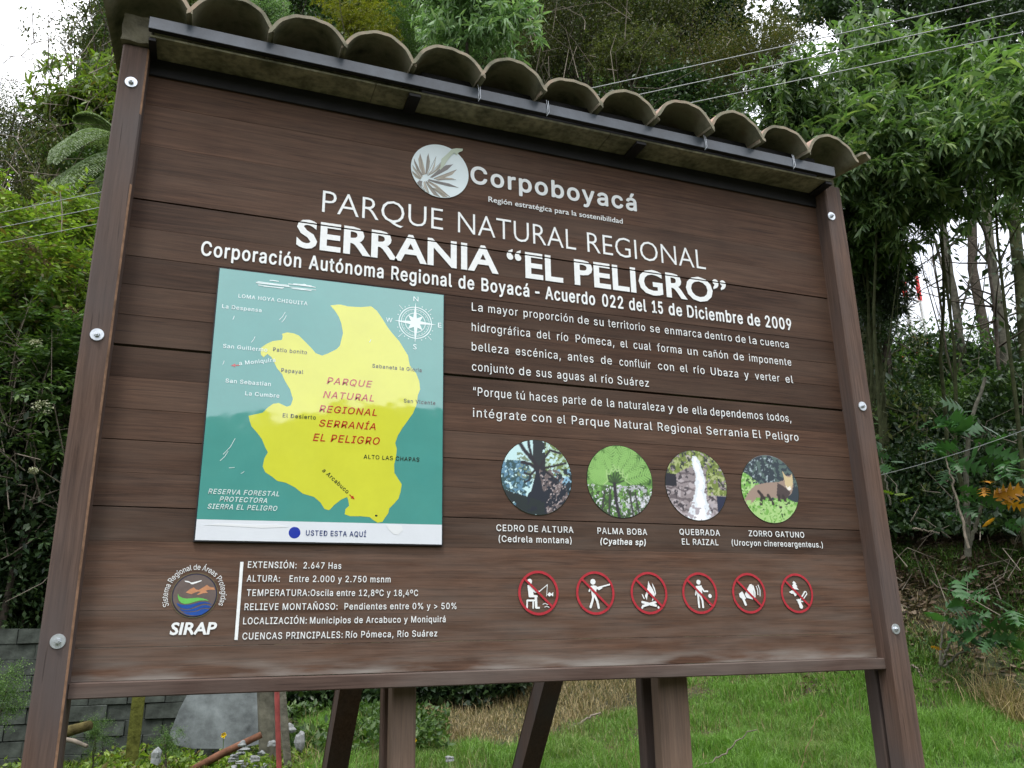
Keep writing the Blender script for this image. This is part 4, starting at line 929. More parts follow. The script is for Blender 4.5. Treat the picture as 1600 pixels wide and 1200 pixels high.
def pic_fox():
    im = fill((.03, .045, .06)); up = gv > .25 - .15 * gu
    speck(im, (gv > .1) * 1.0, .09, .15, (.09, .14, .13), 301); speck(im, ((gv > .1) & (gu < .2)) * 1.0, .07, .35, (.34, .42, .46), 307)
    gl = gv < -.08 + .55 * sstep(.1, -1, gu) - .30 * sstep(0, 1, gu); blend(im, (gl & (nse(.2, 311) > -.6)) * 1.0, (.18, .42, .08)); speck(im, gl * 1.0, .07, .1, (.42, .64, .26), 313); speck(im, gl * 1.0, .08, .38, (.05, .11, .03), 317)
    body = [(-.98, -.42), (-.75, -.10), (-.5, .10), (-.1, .18), (.3, .22), (.48, .26), (.55, .34), (.50, .55), (.62, .42), (.74, .42), (.84, .50), (.84, .1), (.74, -.12), (.6, -.22), (.45, -.30), (.1, -.26), (-.2, -.24), (-.5, -.28), (-.75, -.50), (-.9, -.55)]
    ppoly(im, body, (.34, .25, .20)); blend(im, ((nse(.12, 321) > .1) * 1.0) * ((im[..., 0] > .4) & (im[..., 2] < .22) & (im[..., 1] < .3)), (.56, .40, .30))
    ppoly(im, [(.28, .2), (.5, .1), (.72, -.08), (.6, -.24), (.45, -.32), (.2, -.2)], (.07, .05, .05))
    ppoly(im, [(.50, .55), (.54, .3), (.56, .12), (.68, -.02), (.78, .05), (.84, .25), (.84, .5), (.76, .38), (.62, .40)], (.62, .50, .28))
    ppoly(im, [(.56, .12), (.64, -.02), (.76, .0), (.72, .12), (.64, .06)], (.85, .82, .74))
    for a, b_ in (((.28, -.2), (.30, -.52)), ((.44, -.2), (.52, -.42)), ((-.32, -.2), (-.38, -.46)), ((-.1, -.2), (.05, -.44)), ((-.42, -.1), (-.25, -.3))):
        pline(im, [a, b_], .04, (.04, .03, .03))
    speck(im, (gv < -.36) * 1.0, .09, .0, (.38, .60, .22), 331)
    return im
mt, N, K, b = new_mat('printed_picture')
at_ = N.new('ShaderNodeAttribute'); at_.attribute_name = 'print'
K.new(at_.outputs['Color'], b.inputs['Base Color']); b.inputs['Roughness'].default_value = .35; b.inputs['Specular IOR Level'].default_value = .5
M['print'] = mt
for nm, cx_, fn in (('round_picture', 1.0445, pic_cedar), ('round_picture', 1.359, pic_fern), ('round_picture', 1.668, pic_fall), ('round_picture', 1.9885, pic_fox)):
    R_ = .1275; cz_ = 2.1215
    im = fn()
    bk = link(nm, plate('round_picture', circle_pts(cx_, cz_, R_ + .0018, n=64), SURF - .0004, .0006), blackp, sign)
    bk['label'] = {1.0445: 'round picture of a tall tree seen from below', 1.359: 'round picture of a tree fern', 1.668: 'round picture of a waterfall on rocks', 1.9885: 'round picture of a fox in grass'}[cx_]
    # polar-warped square grid so the rim is smooth
    u, v = gu, gv
    du = u * np.sqrt(1 - v * v / 2); dv = v * np.sqrt(1 - u * u / 2)
    # sample the painting at the warped place
    ii = np.clip(((dv + 1) / 2 * (NP - 1)).round().astype(int), 0, NP - 1); jj = np.clip(((du + 1) / 2 * (NP - 1)).round().astype(int), 0, NP - 1)
    C_ = im[ii, jj]
    V = np.stack([cx_ + du * R_, np.full_like(du, SURF - .0008), cz_ + dv * R_], -1).reshape(-1, 3)
    i = np.arange(NP - 1)[:, None] * NP; j = np.arange(NP - 1)[None, :]
    me = np_mesh('print', V, np.stack([i + j, i + j + 1, i + NP + j + 1, i + NP + j], -1).reshape(-1, 4))
    ca = me.color_attributes.new('print', 'FLOAT_COLOR', 'POINT')
    ca.data.foreach_set('color', np.concatenate([np.clip(C_, 0, 1), np.ones((NP, NP, 1))], -1).astype(np.float32).ravel())
    link('print', me, M['print'], bk)

# ================================================================ VEGETATION
def unit(v): return v / (np.linalg.norm(v, axis=-1, keepdims=True) + 1e-9)

def frames(d, r):
    """rotation matrices whose X axis is d (leaf direction) and Z axis leans up with a random roll"""
    d = unit(d)
    up = np.tile([0, 0, 1.0], (len(d), 1)) + r.normal(0, .55, (len(d), 3))
    s = unit(np.cross(up, d)); n = np.cross(d, s)
    return np.stack([d, s, n], -1)      # columns

def leaf_t(kind):
    """template of unit length along +X, as (verts, quads)"""
    if kind == 'lance':     # long narrow drooping leaf
        V = np.array([[0, 0, 0], [.30, .105, .035], [.30, -.105, .035], [.68, .085, -.05], [.68, -.085, -.05], [1, 0, -.28]])
        F = np.array([[0, 2, 1, 0], [2, 4, 3, 1], [4, 5, 3, 4]])
        F = np.array([[0, 2, 1, 1], [1, 2, 4, 3], [3, 4, 5, 5]])
    elif kind == 'oval':
        V = np.array([[0, 0, 0], [.45, .26, .06], [1, 0, -.06], [.45, -.26, .06]]); F = np.array([[0, 3, 2, 1]])
    elif kind == 'small':
        V = np.array([[0, 0, 0], [.5, .19, .04], [1, 0, -.03], [.5, -.19, .04]]); F = np.array([[0, 3, 2, 1]])
    elif kind == 'needle':
        V = np.array([[0, 0, 0], [.5, .09, .03], [1, 0, 0], [.5, -.09, .03]]); F = np.array([[0, 3, 2, 1]])
    return V, F

def to_tris(F):
    """quads with a repeated last corner become triangles, others are split"""
    out = []
    for q in F:
        if q[3] == q[2]: out.append([q[0], q[1], q[2]])
        else: out.append([q[0], q[1], q[2]]); out.append([q[0], q[2], q[3]])
    return np.array(out)

def leaves_mesh(name, pos, dirs, size, kind, r):
    V, F = leaf_t(kind); F = to_tris(F)
    Rm = frames(dirs, r)
    W = np.einsum('nij,kj->nki', Rm, V) * size[:, None, None] + pos[:, None, :]
    n, k = len(pos), len(V)
    FF = (F[None] + (np.arange(n) * k)[:, None, None]).reshape(-1, 3)
    return np_mesh(name, W.reshape(-1, 3), FF)

def rosettes(tips, tdir, per, size, kind, r, spread=1.0, jit=.3):
    """per leaves round each twig tip, radiating and arching"""
    n = len(tips)
    th = r.uniform(0, 2 * np.pi, (n, per)); el = r.uniform(-.5, 1.0, (n, per)) * spread
    d0 = unit(tdir)
    a = unit(np.cross(d0, np.array([.31, .2, .93]) + 0 * d0)); b_ = np.cross(d0, a)
    D_ = (np.cos(th)[..., None] * a[:, None] + np.sin(th)[..., None] * b_[:, None]) + d0[:, None] * (el[..., None] + .25)
    D_ = unit(D_)
    back = r.uniform(0, jit, (n, per, 1)) * -d0[:, None]
    P_ = tips[:, None] + back
    S_ = size * r.uniform(.6, 1.15, (n, per)) * r.uniform(.5, 1.15, (n, 1))
    D_ = unit(D_ - np.array([0, 0, 1.0]) * r.uniform(0, .9, (n, per, 1)))
    return P_.reshape(-1, 3), D_.reshape(-1, 3), S_.reshape(-1)

def crown_points(n, r, squash=.8, hollow=.45, lumps=9, lump_r=.42):
    """points in a lumpy unit crown: several overlapping lumps, most leaves towards their outside"""
    c = unit(r.normal(0, 1, (lumps, 3))) * r.uniform(.2, .82, (lumps, 1)); c[:, 2] *= squash
    k = r.integers(0, lumps, n)
    d = unit(r.normal(0, 1, (n, 3)))
    rad = lump_r * r.uniform(.7, 1.15, lumps)[k] * (hollow + (1 - hollow) * r.uniform(0, 1, n) ** .6)
    p = c[k] + d * rad[:, None]
    loose = r.uniform(0, 1, n) < .28          # stragglers that blur the outline of the lumps
    pl = unit(r.normal(0, 1, (n, 3))) * (r.uniform(0, 1, (n, 1)) ** .45) * 1.12; pl[:, 2] *= squash
    p = np.where(loose[:, None], pl, p)
    return p, unit(d + .5 * unit(p)), c

LM_ = {
 'bright': leaf_mat('bright_lance_leaf', [(.045, .09, .03), (.085, .155, .05), (.15, .235, .085), (.07, .125, .06), (.21, .28, .10)], .35, .4),
 'mid': leaf_mat('mid_green_leaf', [(.035, .08, .022), (.07, .14, .03), (.12, .20, .045), (.055, .11, .04)], .3, .45),
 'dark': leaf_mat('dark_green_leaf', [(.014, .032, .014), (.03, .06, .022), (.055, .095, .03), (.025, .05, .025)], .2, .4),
 'olive': leaf_mat('olive_leaf', [(.03, .045, .016), (.07, .09, .026), (.13, .145, .04), (.055, .07, .035), (.10, .085, .04)], .25, .5),
 'elder': leaf_mat('elder_leaf', [(.06, .12, .018), (.14, .22, .028), (.24, .33, .05), (.08, .13, .03), (.14, .10, .03)], .35, .45),
 'yellow': leaf_mat('yellow_green_leaf', [(.10, .13, .012), (.20, .22, .02), (.28, .26, .03), (.12, .15, .02)], .35, .45),
 'pale': leaf_mat('pale_green_leaf', [(.13, .23, .10), (.22, .34, .17), (.10, .18, .07), (.30, .40, .24)], .3, .4),
 'fern': leaf_mat('pale_fern', [(.16, .22, .11), (.24, .31, .17), (.12, .18, .08)], .3, .55),
 'litter': leaf_mat('fallen_leaf', [(.085, .060, .038), (.15, .105, .065), (.055, .042, .028), (.20, .15, .10)], .1, .7),
 'rust': leaf_mat('rusty_leaf', [(.07, .075, .022), (.13, .11, .03), (.06, .08, .025), (.04, .06, .02)], .25, .55),
 'orange': leaf_mat('orange_leaf', [(.55, .26, .02), (.42, .16, .02)], .3, .5, objvar=.1),
 'grass': leaf_mat('grass_blade', [(.05, .125, .018), (.10, .215, .032), (.17, .31, .055), (.08, .16, .03), (.30, .34, .13)], .35, .5, patch=.9),
 'straw': leaf_mat('dry_grass_blade', [(.30, .23, .11), (.42, .34, .18), (.20, .14, .07), (.14, .16, .05)], .2, .6),
}
BARK = plain('grey_brown_bark', (.075, .062, .05), .9, .2, var=.6, scale=18, bump=.9)
BARKP = plain('pale_mossy_bark', (.115, .11, .085), .9, .2, var=.55, scale=14, bump=.9)
BARKG = plain('mossy_green_bark', (.055, .062, .03), .95, .1, var=.5, scale=16, bump=.9)
TWIG = plain('bare_twig', (.20, .17, .135), .8, .2, var=.4, scale=20)

LIB = {}
def crown_lib(kind, var):
    """unit crown (radius about 1) of one kind; shared by the trees of that kind"""
    key = (kind, var)
    if key in LIB: return LIB[key]
    r = np.random.default_rng(abs(hash_(kind)) + var * 77)
    if kind == 'fine':         # small leaved evergreen scrub
        p, d, c = crown_points(24000, r, .9, .25, 26, .32)
        d2 = unit(d + r.normal(0, .7, d.shape)); me = leaves_mesh('crown', p, d2, r.uniform(.025, .05, len(p)), 'small', r)
    elif kind == 'wispy':      # thin twiggy crown that lets the sky through
        p, d, c = crown_points(6500, r, 1.05, .2, 22, .3)
        # gather leaves in tufts
        q = r.integers(0, 520, len(p)); t0 = p[:520]; p = t0[q] + r.normal(0, .055, p.shape)
        d2 = unit(r.normal(0, 1, p.shape) + [0, 0, .5]); me = leaves_mesh('crown', p, d2, r.uniform(.04, .08, len(p)), 'small', r)
    elif kind == 'sparse':     # dark loose crown with large gaps
        p, d, c = crown_points(3600, r, 1.0, .2, 24, .30)
        q = r.integers(0, 260, len(p)); t0 = p[:260]; p = t0[q] + r.normal(0, .05, p.shape)
        d2 = unit(r.normal(0, 1, p.shape) - [0, 0, .4]); me = leaves_mesh('crown', p, d2, r.uniform(.06, .12, len(p)), 'oval', r)
    elif kind == 'broad':
        p, d, c = crown_points(11500, r, .9, .3, 22, .30)
        d2 = unit(d + r.normal(0, .6, d.shape) - [0, 0, .25]); me = leaves_mesh('crown', p, d2, r.uniform(.05, .09, len(p)), 'oval', r)
    elif kind == 'lance':      # whorls of long narrow leaves at the twig ends
        t, d, c = crown_points(1250, r, .95, .2, 30, .28)
        P_, D_, S_ = rosettes(t, unit(d + [0, 0, .35]), 9, .20, 'lance', r, .9, .10)
        me = leaves_mesh('crown', P_, D_, S_, 'lance', r)
    elif kind == 'spiky':
        t, d, c = crown_points(1100, r, .85, .4, 18, .3)
        P_, D_, S_ = rosettes(t, unit(d + [0, 0, .9]), 12, .10, 'needle', r, 1.2, .05)
        me = leaves_mesh('crown', P_, D_, S_, 'needle', r)
    elif kind == 'elder':      # pinnate leaves: leaflets in pairs along arching stalks
        t, d, c = crown_points(760, r, .9, .4, 20, .3)
        P_, D_, S_ = [], [], []
        for i in range(len(t)):
            for _ in range(3):
                ax = unit(d[i] + r.normal(0, .5, 3) + [0, 0, .25]); sd = unit(np.cross(ax, [0, 0, 1.0]))
                for k in range(4):
                    q = t[i] + ax * .05 * (k + .4) + np.array([0, 0, -.006 * k * k])
                    for s_ in (-1, 1):
                        P_.append(q); D_.append(unit(ax * .55 + sd * s_ + [0, 0, -.25])); S_.append(.085 * (1 - .1 * k))
                P_.append(t[i] + ax * .2 - [0, 0, .05]); D_.append(ax - [0, 0, .4]); S_.append(.085)
        me = leaves_mesh('crown', np.array(P_), np.array(D_), np.array(S_) * r.uniform(.8, 1.2, len(P_)), 'lance2', r) if False else leaves_mesh('crown', np.array(P_), np.array(D_), np.array(S_) * r.uniform(.8, 1.2, len(P_)), 'small', r)
    LIB[key] = (me, c)
    return LIB[key]
def hash_(s):
    h = 7
    for ch in s: h = (h * 31 + ord(ch)) % 100003
    return h

def limbs(base, top, crown_c, R_, r, trad, nl=7, name='trunk', bend=.12):
    """tapered, slightly bent trunk with limbs that reach into the crown"""
    base, top = np.asarray(base, float), np.asarray(top, float)
    L = np.linalg.norm(top - base)
    ts = np.linspace(0, 1, 9); off = np.cumsum(r.normal(0, bend / 4, (9, 3)), 0) * L * .25; off[0] = 0; off[:, 2] = 0
    off *= (1 - .0 * ts)[:, None]
    pts = base + (top - base) * ts[:, None] + off
    parts = [tube_arrays(pts, trad * (1 - .68 * ts), 7)]
    for k in range(nl):
        t0 = r.uniform(.35, .95); p0 = base + (top - base) * t0 + np.array([np.interp(t0, ts, off[:, a]) for a in range(3)])
        p1 = crown_c + unit(r.normal(0, 1, 3)) * R_ * r.uniform(.5, .95); mid = (p0 + p1) / 2 + r.normal(0, .08, 3) * L * .3
        parts.append(tube_arrays([p0, mid, p1], [trad * .42 * (1 - .4 * t0), trad * .22, trad * .05], 5))
        for q in range(3):
            p2 = mid + (p1 - mid) * r.uniform(0, .8); p3 = p2 + unit(r.normal(0, 1, 3) + [0, 0, .4]) * R_ * r.uniform(.25, .5)
            parts.append(tube_arrays([p2, (p2 + p3) / 2 + r.normal(0, .02, 3), p3], [trad * .16, trad * .09, trad * .02], 4))
    V, F = join_arrays(parts)
    return np_mesh(name, V, F, True), pts

tree_no = [0]
def tree(name, label, cat, px, py, dist, rad_px, kind, mat, trad=.05, group=None, squash=1.0, foot=None, bark=None, var=None, nl=7, zfoot=None, flat=1.0):
    """crown centre seen at px,py from the camera; rad_px is the crown radius as seen"""
    tree_no[0] += 1
    r = np.random.default_rng(1000 + tree_no[0])
    C_ = at(px, py, dist)
    R_ = rad_px / FPX * dist * 1.05
    fx, fy = (C_[0] + r.uniform(-.3, .3) * R_, C_[1] + r.uniform(.0, .35) * R_) if foot is None else (foot[0], foot[1])
    fz = float(ground_z(fx, fy)) - .05
    if fz > C_[2] - R_ * .3: fz = C_[2] - R_ * .9
    root = thing(name, label, cat, (fx, fy, fz), group)
    me, c = crown_lib(kind, (tree_no[0] if var is None else var) % 3)
    cr = bpy.data.objects.new('crown', me); col.objects.link(cr)
    if mat is not None:
        if not me.materials: me.materials.append(mat)
        cr.material_slots[0].link = 'OBJECT'; cr.material_slots[0].material = mat
    cr.parent = root
    cr.location = Vector(C_) - root.location
    cr.scale = (R_, R_, R_ * squash)
    cr.rotation_euler = (0, 0, r.uniform(0, 6.28))
    tm, pts = limbs((fx, fy, fz), C_ + np.array([0, 0, R_ * .35 * squash]), C_, R_ * .8, r, trad, nl)
    link('trunk', tm, bark or BARK, root)
    return root, C_, R_

# ---------- left of the sign
tree('small_tree', 'thin twiggy tree with open crown against the sky at the upper left', 'tree', 172, 85, 12.5, 110, 'wispy', LM_['olive'], .05)
tree('small_tree', 'tall thin grey-green tree rising just left of the left post top', 'tree', 215, 10, 12.0, 115, 'wispy', LM_['mid'], .05)
tree('shrub', 'rounded olive shrub with a domed top at the far left under the sky', 'shrub', 35, 222, 11.2, 92, 'fine', LM_['olive'], .04)
tree('shrub', 'yellowish green shrub leaning against the left post below its top bolt', 'shrub', 150, 175, 10.6, 90, 'lance', LM_['elder'], .04)
tree('shrub', 'loose olive bush with bare stems left of the pale fern fronds', 'shrub', 30, 295, 10.4, 110, 'wispy', LM_['olive'], .04)
tree('shrub', 'dense dark bush behind the left post below the fern', 'shrub', 150, 330, 11.0, 136, 'fine', LM_['mid'], .05)
tree('shrub', 'small leaved dark bush behind the three wires at the left edge', 'shrub', 60, 370, 10.5, 130, 'fine', LM_['olive'], .04)
tree('elder_bush', 'yellow-green flowering bush with feathery leaves left of the post middle', 'bush', 50, 440, 8.2, 145, 'elder', LM_['elder'], .035)
tree('elder_bush', 'bright leafy sprig of elder rising beside the left post', 'bush', 132, 345, 8.4, 46, 'elder', LM_['elder'], .02, nl=3)
tree('elder_bush', 'green elder bush with a cream flower head lower left of the post', 'bush', 90, 600, 8.0, 136, 'elder', LM_['mid'], .035)
tree('shrub', 'dark tangled shrub low at the left edge above the block wall', 'shrub', 20, 760, 8.4, 156, 'broad', LM_['dark'], .04)
tree('shrub', 'dark green shrub against the left post above the block wall', 'shrub', 95, 800, 8.6, 136, 'elder', LM_['dark'], .04)
tree('shrub', 'shadowy bush at the left edge between elder and dark shrub', 'shrub', 0, 590, 8.8, 143, 'broad', LM_['dark'], .04)
tree('shrub', 'deep shaded shrub just over the top of the grey block wall', 'shrub', 40, 915, 8.6, 117, 'broad', LM_['dark'], .04)
# ---------- above the roof
top = [(250, 30, 12.0, 130, 'fine', 'olive', 'dark olive tree behind the left end of the tiled roof'),
 (330, -40, 13.5, 156, 'fine', 'mid', 'shadowy tree over the second and third roof tiles'),
 (412, 22, 10.6, 46, 'broad', 'pale', 'pale broad-leaved sprig between the third and fourth tile crests'),
 (455, -60, 12.6, 143, 'wispy', 'dark', 'thin dark tree at the top edge above the fourth tile'),
 (560, 30, 10.8, 80, 'spiky', 'yellow', 'yellow-green spiky shrub above the fifth tile crest'),
 (600, -45, 12.6, 143, 'broad', 'dark', 'dark leafy tree at the top edge left of the pale drooping shrub'),
 (640, 70, 11.5, 91, 'fine', 'mid', 'small green bush low behind the fifth and sixth tiles'),
 (745, 30, 9.4, 109, 'lance', 'pale', 'pale green shrub with long drooping leaves above the sixth tile'),
 (800, -30, 12.4, 130, 'fine', 'olive', 'olive tree at the top edge above the pale drooping shrub'),
 (815, 100, 12.0, 97, 'fine', 'olive', 'low grey-olive bush right of the pale drooping shrub'),
 (890, 60, 12.4, 136, 'fine', 'olive', 'rounded tree of tiny olive leaves above the eighth tile'),
 (930, -40, 13.2, 143, 'fine', 'mid', 'tree of fine mid-green leaves at the top edge right of centre'),
 (985, 100, 12.0, 91, 'spiky', 'olive', 'greenish twiggy bush crossed by the power wires over the ninth tile'),
 (1020, 20, 13.2, 136, 'fine', 'olive', 'olive tree left of the dark leafy treetop'),
 (1100, 130, 12.4, 110, 'fine', 'rust', 'brownish green bush behind the tenth and eleventh tiles'),
 (1120, 40, 14.8, 136, 'broad', 'dark', 'very dark leafy tree right of the middle top edge'),
 (1190, 85, 12.8, 97, 'fine', 'rust', 'golden brown bush left of the bright lance-leaved shrub'),
 (1060, 190, 12.0, 104, 'broad', 'dark', 'dark shaded bush right behind the right hand tiles')]
for px, py, d_, rp_, kd, mt_, lb in top:
    tree('tree' if rp_ > 90 else 'shrub', lb, 'tree' if rp_ > 90 else 'shrub', px, py, d_, rp_, kd, LM_[mt_], .06 if rp_ > 90 else .03)

# ---------- right: bright shrubs with whorled lance leaves, on thin stems
bright = [(1240, 185, 8.2, 105, 'bright', 'bright green lance-leaved shrub touching the right end of the roof'),
 (1350, 150, 8.8, 125, 'bright', 'bright lance-leaved crown highest of its kind under the wires'),
 (1370, 265, 8.0, 120, 'bright', 'bright lance-leaved shrub behind the right post top'),
 (1470, 175, 9.0, 120, 'mid', 'greener lance-leaved shrub between the bright crowns'),
 (1480, 255, 8.4, 105, 'bright', 'lance-leaved shrub with drooping tips above the bare trunks'),
 (1575, 215, 8.0, 125, 'bright', 'bright lance-leaved shrub at the right edge of the view'),
 (1345, 350, 8.6, 95, 'mid', 'drooping green foliage right of the upper right bolt'),
 (1362, 440, 9.2, 66, 'dark', 'dark hanging foliage right of the post above the mast')]
for px, py, d_, rp_, mt_, lb in bright:
    r_ = at(min(px, 1400) if px < 1450 else px + 25, 830, d_ + .9)
    tree('lance_leaf_shrub', lb, 'shrub', px, py, d_, rp_, 'lance', LM_[mt_], .024, 'lance-leaved shrubs right of the sign', foot=(r_[0], r_[1]), bark=BARKG, nl=4)

# ---------- right: slender trunks with climbing ivy, tall sparse crowns
def trunk_path(pxs, dist, r0, r1):
    pts = np.array([at(px, py, dist) for px, py in pxs])
    # smooth
    t = np.linspace(0, len(pts) - 1, 22); q = np.stack([np.interp(t, range(len(pts)), pts[:, a]) for a in range(3)], -1)
    q[1:-1] = (q[:-2] + q[1:-1] * 2 + q[2:]) / 4
    q += np.random.default_rng(int(pxs[0][0])).normal(0, .005, q.shape)
    return q, np.linspace(r0, r1, 22)
def tall_tree(label, pxs, dist, w0, w1, crown, mat, bark, ivy=0, limbs_=(), kind='wispy'):
    tree_no[0] += 1
    r = np.random.default_rng(400 + tree_no[0])
    q, rad = trunk_path(pxs, dist, w0 / FPX * dist / 2, w1 / FPX * dist / 2)
    gz = float(ground_z(q[0][0], q[0][1]))
    if q[0][2] > gz: q = np.vstack([[q[0][0], q[0][1], gz - .1], q]); rad = np.concatenate([[rad[0] * 1.15], rad])
    root = thing('slender_tree', label, 'tree', tuple(q[0]), 'slender trunks against the sky on the right')
    parts = [tube_arrays(q, rad, 8)]
    for lp, lw in limbs_:
        q2, _ = trunk_path(lp, dist, 1, 1); parts.append(tube_arrays(q2, np.linspace(lw, lw * .5, len(q2)) / FPX * dist / 2, 6))
    for k in range(16):
        i = r.integers(6, len(q)); e_ = q[i] + unit(r.normal(0, 1, 3) + [0, 0, .3]) * r.uniform(.3, 1.1)
        parts.append(tube_arrays([q[i], (q[i] + e_) / 2 + r.normal(0, .06, 3), e_], [.016, .009, .003], 4))
    V, F = join_arrays(parts); link('trunk', np_mesh('trunk', V, F, True), bark, root)
    for (cx2, cy2, cr2, kd) in crown:
        me, c = crown_lib(kd, int(r.integers(0, 3)))
        o_ = bpy.data.objects.new('crown', me); col.objects.link(o_)
        if not me.materials: me.materials.append(mat)
        o_.material_slots[0].link = 'OBJECT'; o_.material_slots[0].material = mat
        o_.parent = root; P_ = at(cx2, cy2, dist + r.uniform(-.6, .6)); R2 = cr2 / FPX * dist
        o_.location = Vector(P_) - root.location; o_.scale = (R2, R2, R2 * .9); o_.rotation_euler = (0, 0, r.uniform(0, 6))
    if ivy:
        n = ivy; idx = r.uniform(0, len(q) - 1.01, n); i0 = idx.astype(int); f_ = (idx - i0)[:, None]
        p = q[i0] * (1 - f_) + q[i0 + 1] * f_
        cl = np.sin(idx * 2.1 + tree_no[0]) > -.35; p = p[cl]; d = unit(r.normal(0, 1, p.shape)); d[:, 2] *= .4
        p = p + d * (rad[i0][cl][:, None] + r.uniform(0, .14, (len(p), 1)))
        link('ivy', leaves_mesh('ivy', p, unit(d + [0, 0, -.7]), r.uniform(.07, .15, len(p)), 'oval', r), LM_['dark'], root)
    return root
tall_tree('slender forked trunk wrapped in ivy nearest the sky gap', [(1500, 660), (1505, 560), (1492, 470), (1480, 400), (1470, 330), (1462, 250), (1450, 60)], 12.6, 12, 8, [(1430, 20, 95, 'sparse'), (1500, 60, 70, 'sparse')], LM_['dark'], BARKP, 300, [([(1494, 480), (1476, 430), (1462, 380), (1448, 340)], 6), ([(1498, 500), (1515, 440), (1530, 380)], 4)])
tall_tree('pale lichened trunk with a dark streak second from the right edge', [(1582, 670), (1572, 560), (1560, 480), (1548, 400), (1538, 310), (1524, 200), (1510, 20)], 12.0, 15, 10, [(1510, 30, 90, 'sparse'), (1560, 80, 70, 'sparse')], LM_['dark'], BARKP, 190)
tall_tree('dark ivy-covered trunk cut by the right edge of the view', [(1612, 700), (1604, 560), (1596, 450), (1584, 340), (1572, 240), (1560, 0)], 12.4, 19, 13, [(1590, 20, 100, 'sparse'), (1610, 110, 60, 'sparse')], LM_['dark'], BARKG, 420)
tall_tree('very thin straight stem between the two ivy trunks', [(1566, 660), (1560, 560), (1550, 450), (1540, 370), (1528, 280)], 11.4, 5, 4, [(1540, 300, 38, 'sparse')], LM_['mid'], BARK, 40)
tall_tree('mossy trunk close behind the right post beside the mast', [(1392, 830), (1388, 740), (1380, 640), (1374, 560), (1368, 440)], 10.2, 10, 8, [(1360, 480, 60, 'sparse')], LM_['dark'], BARKG, 60)
tall_tree('second mossy trunk half hidden by the right post', [(1378, 820), (1372, 700), (1362, 600), (1350, 520), (1340, 400)], 10.6, 13, 9, [(1345, 500, 50, 'sparse')], LM_['dark'], BARKG, 60)
tall_tree('dark trunk in the shade left of the white and red mast', [(1400, 700), (1390, 600), (1384, 520), (1378, 430), (1370, 300)], 12.2, 12, 8, [(1372, 520, 45, 'sparse')], LM_['dark'], BARK, 200)
tall_tree('tall dark tree with a sparse crown at the top edge right of centre', [(1330, 400), (1325, 200), (1320, 60), (1316, -60)], 15.0, 12, 9, [(1290, 15, 95, 'sparse'), (1360, 50, 80, 'sparse'), (1330, -60, 110, 'sparse')], LM_['dark'], BARK, 0)
tall_tree('tall dark tree with a sparse crown at the top right corner', [(1520, 420), (1515, 200), (1508, 60), (1500, -60)], 15.6, 13, 9, [(1450, -20, 100, 'sparse'), (1560, 10, 110, 'sparse'), (1500, 90, 80, 'sparse'), (1590, 160, 80, 'sparse')], LM_['dark'], BARK, 0)
# twiggy brown clump caught in the branches
tree('shrub', 'brown dry creeper tangle hanging between post and trunks', 'shrub', 1440, 330, 11.6, 42, 'wispy', LM_['rust'], .015, nl=4)

# undergrowth on the right hand bank
und = [(1415, 665, 10.8, 50, 'broad', 'dark', 'dark bush at the foot of the mast'),
 (1500, 660, 11.6, 66, 'fine', 'mid', 'bush on the ridge below the forked ivy trunk'),
 (1580, 650, 11.6, 66, 'elder', 'mid', 'feathery green bush on the ridge at the right edge'),
 (1445, 740, 10.0, 50, 'broad', 'dark', 'dark shaded bush under the low wire'),
 (1550, 735, 10.2, 62, 'fine', 'dark', 'dark bush behind the sapling with orange leaves'),
 (1600, 780, 9.8, 55, 'spiky', 'olive', 'olive tuft at the right edge above the bare earth'),
 (1415, 870, 9.4, 30, 'elder', 'mid', 'small low fern-like plant beside the right post')]
for px, py, d_, rp_, kd, mt_, lb in und:
    tree('shrub', lb, 'shrub', px, py, d_, rp_, kd, LM_[mt_], .025)
for px, py, d_, rp_, lb in ((8, 1085, 5.5, 40, 'straggly weed growing in front of the block wall at the left edge'), (150, 1150, 5.4, 26, 'small weed at the foot of the block wall by the mossy stake'), (262, 1162, 5.2, 24, 'low weed against the lower left corner of the stone slab')):
    tree('weed_plant', lb, 'plant', px, py, d_, rp_, 'wispy', LM_['mid'], .008, nl=3)

# ---------------------------------------------------------------- ground cover nobody could count
def visible(P, mg=70):
    x, y, d = project(P)
    ok = (d > .5) & (x > -130) & (x < 1730) & (y > -140) & (y < 1290)
    lx = 175 - (y - 100) * .135; rx = 1310 + (y - 290) * .15
    behind = (x > lx + mg) & (x < rx - mg) & (y > (x - 290) * .215 + 20 + mg) & (y < 1085 - mg * .5)
    return ok & ~behind, x, y

def scatter(n, r0, r1, a0, a1, rg):
    rr_ = np.sqrt(rg.uniform(r0 * r0, r1 * r1, n)); az = np.radians(rg.uniform(a0, a1, n))
    X = CAM[0] + rr_ * np.sin(az); Y = CAM[1] + rr_ * np.cos(az)
    return X, Y, rr_, np.degrees(az)

rg = np.random.default_rng(21)
def undergrowth(label, n, r0, r1, a0, a1, h, size, kind, mat, seed, thr, name='undergrowth', pmin=None, cond=None):
    X, Y, r_, az = scatter(n, r0, r1, a0, a1, rg)
    Z = ground_z(X, Y)
    m = vnoise(X, Y, .8, seed) * .6 + vnoise(X, Y, 2.5, seed + 1) * .5 > thr
    hh = h * (.35 + .65 * np.clip(.5 + vnoise(X, Y, .6, seed + 2), 0, 1.3)) * rg.uniform(.0, 1, len(X)) ** .6
    P_ = np.stack([X, Y, Z + hh], -1)
    v, px, py = visible(P_); m &= v
    if cond is not None: m &= cond(px, py, r_, az)
    P_ = P_[m]
    d = unit(rg.normal(0, .8, P_.shape) + [0, -.15, .35])
    o = link(name, leaves_mesh(name, P_, d, size * rg.uniform(.6, 1.3, len(P_)), kind, rg), mat)
    tag(o, label, 'undergrowth', kind='stuff'); return o
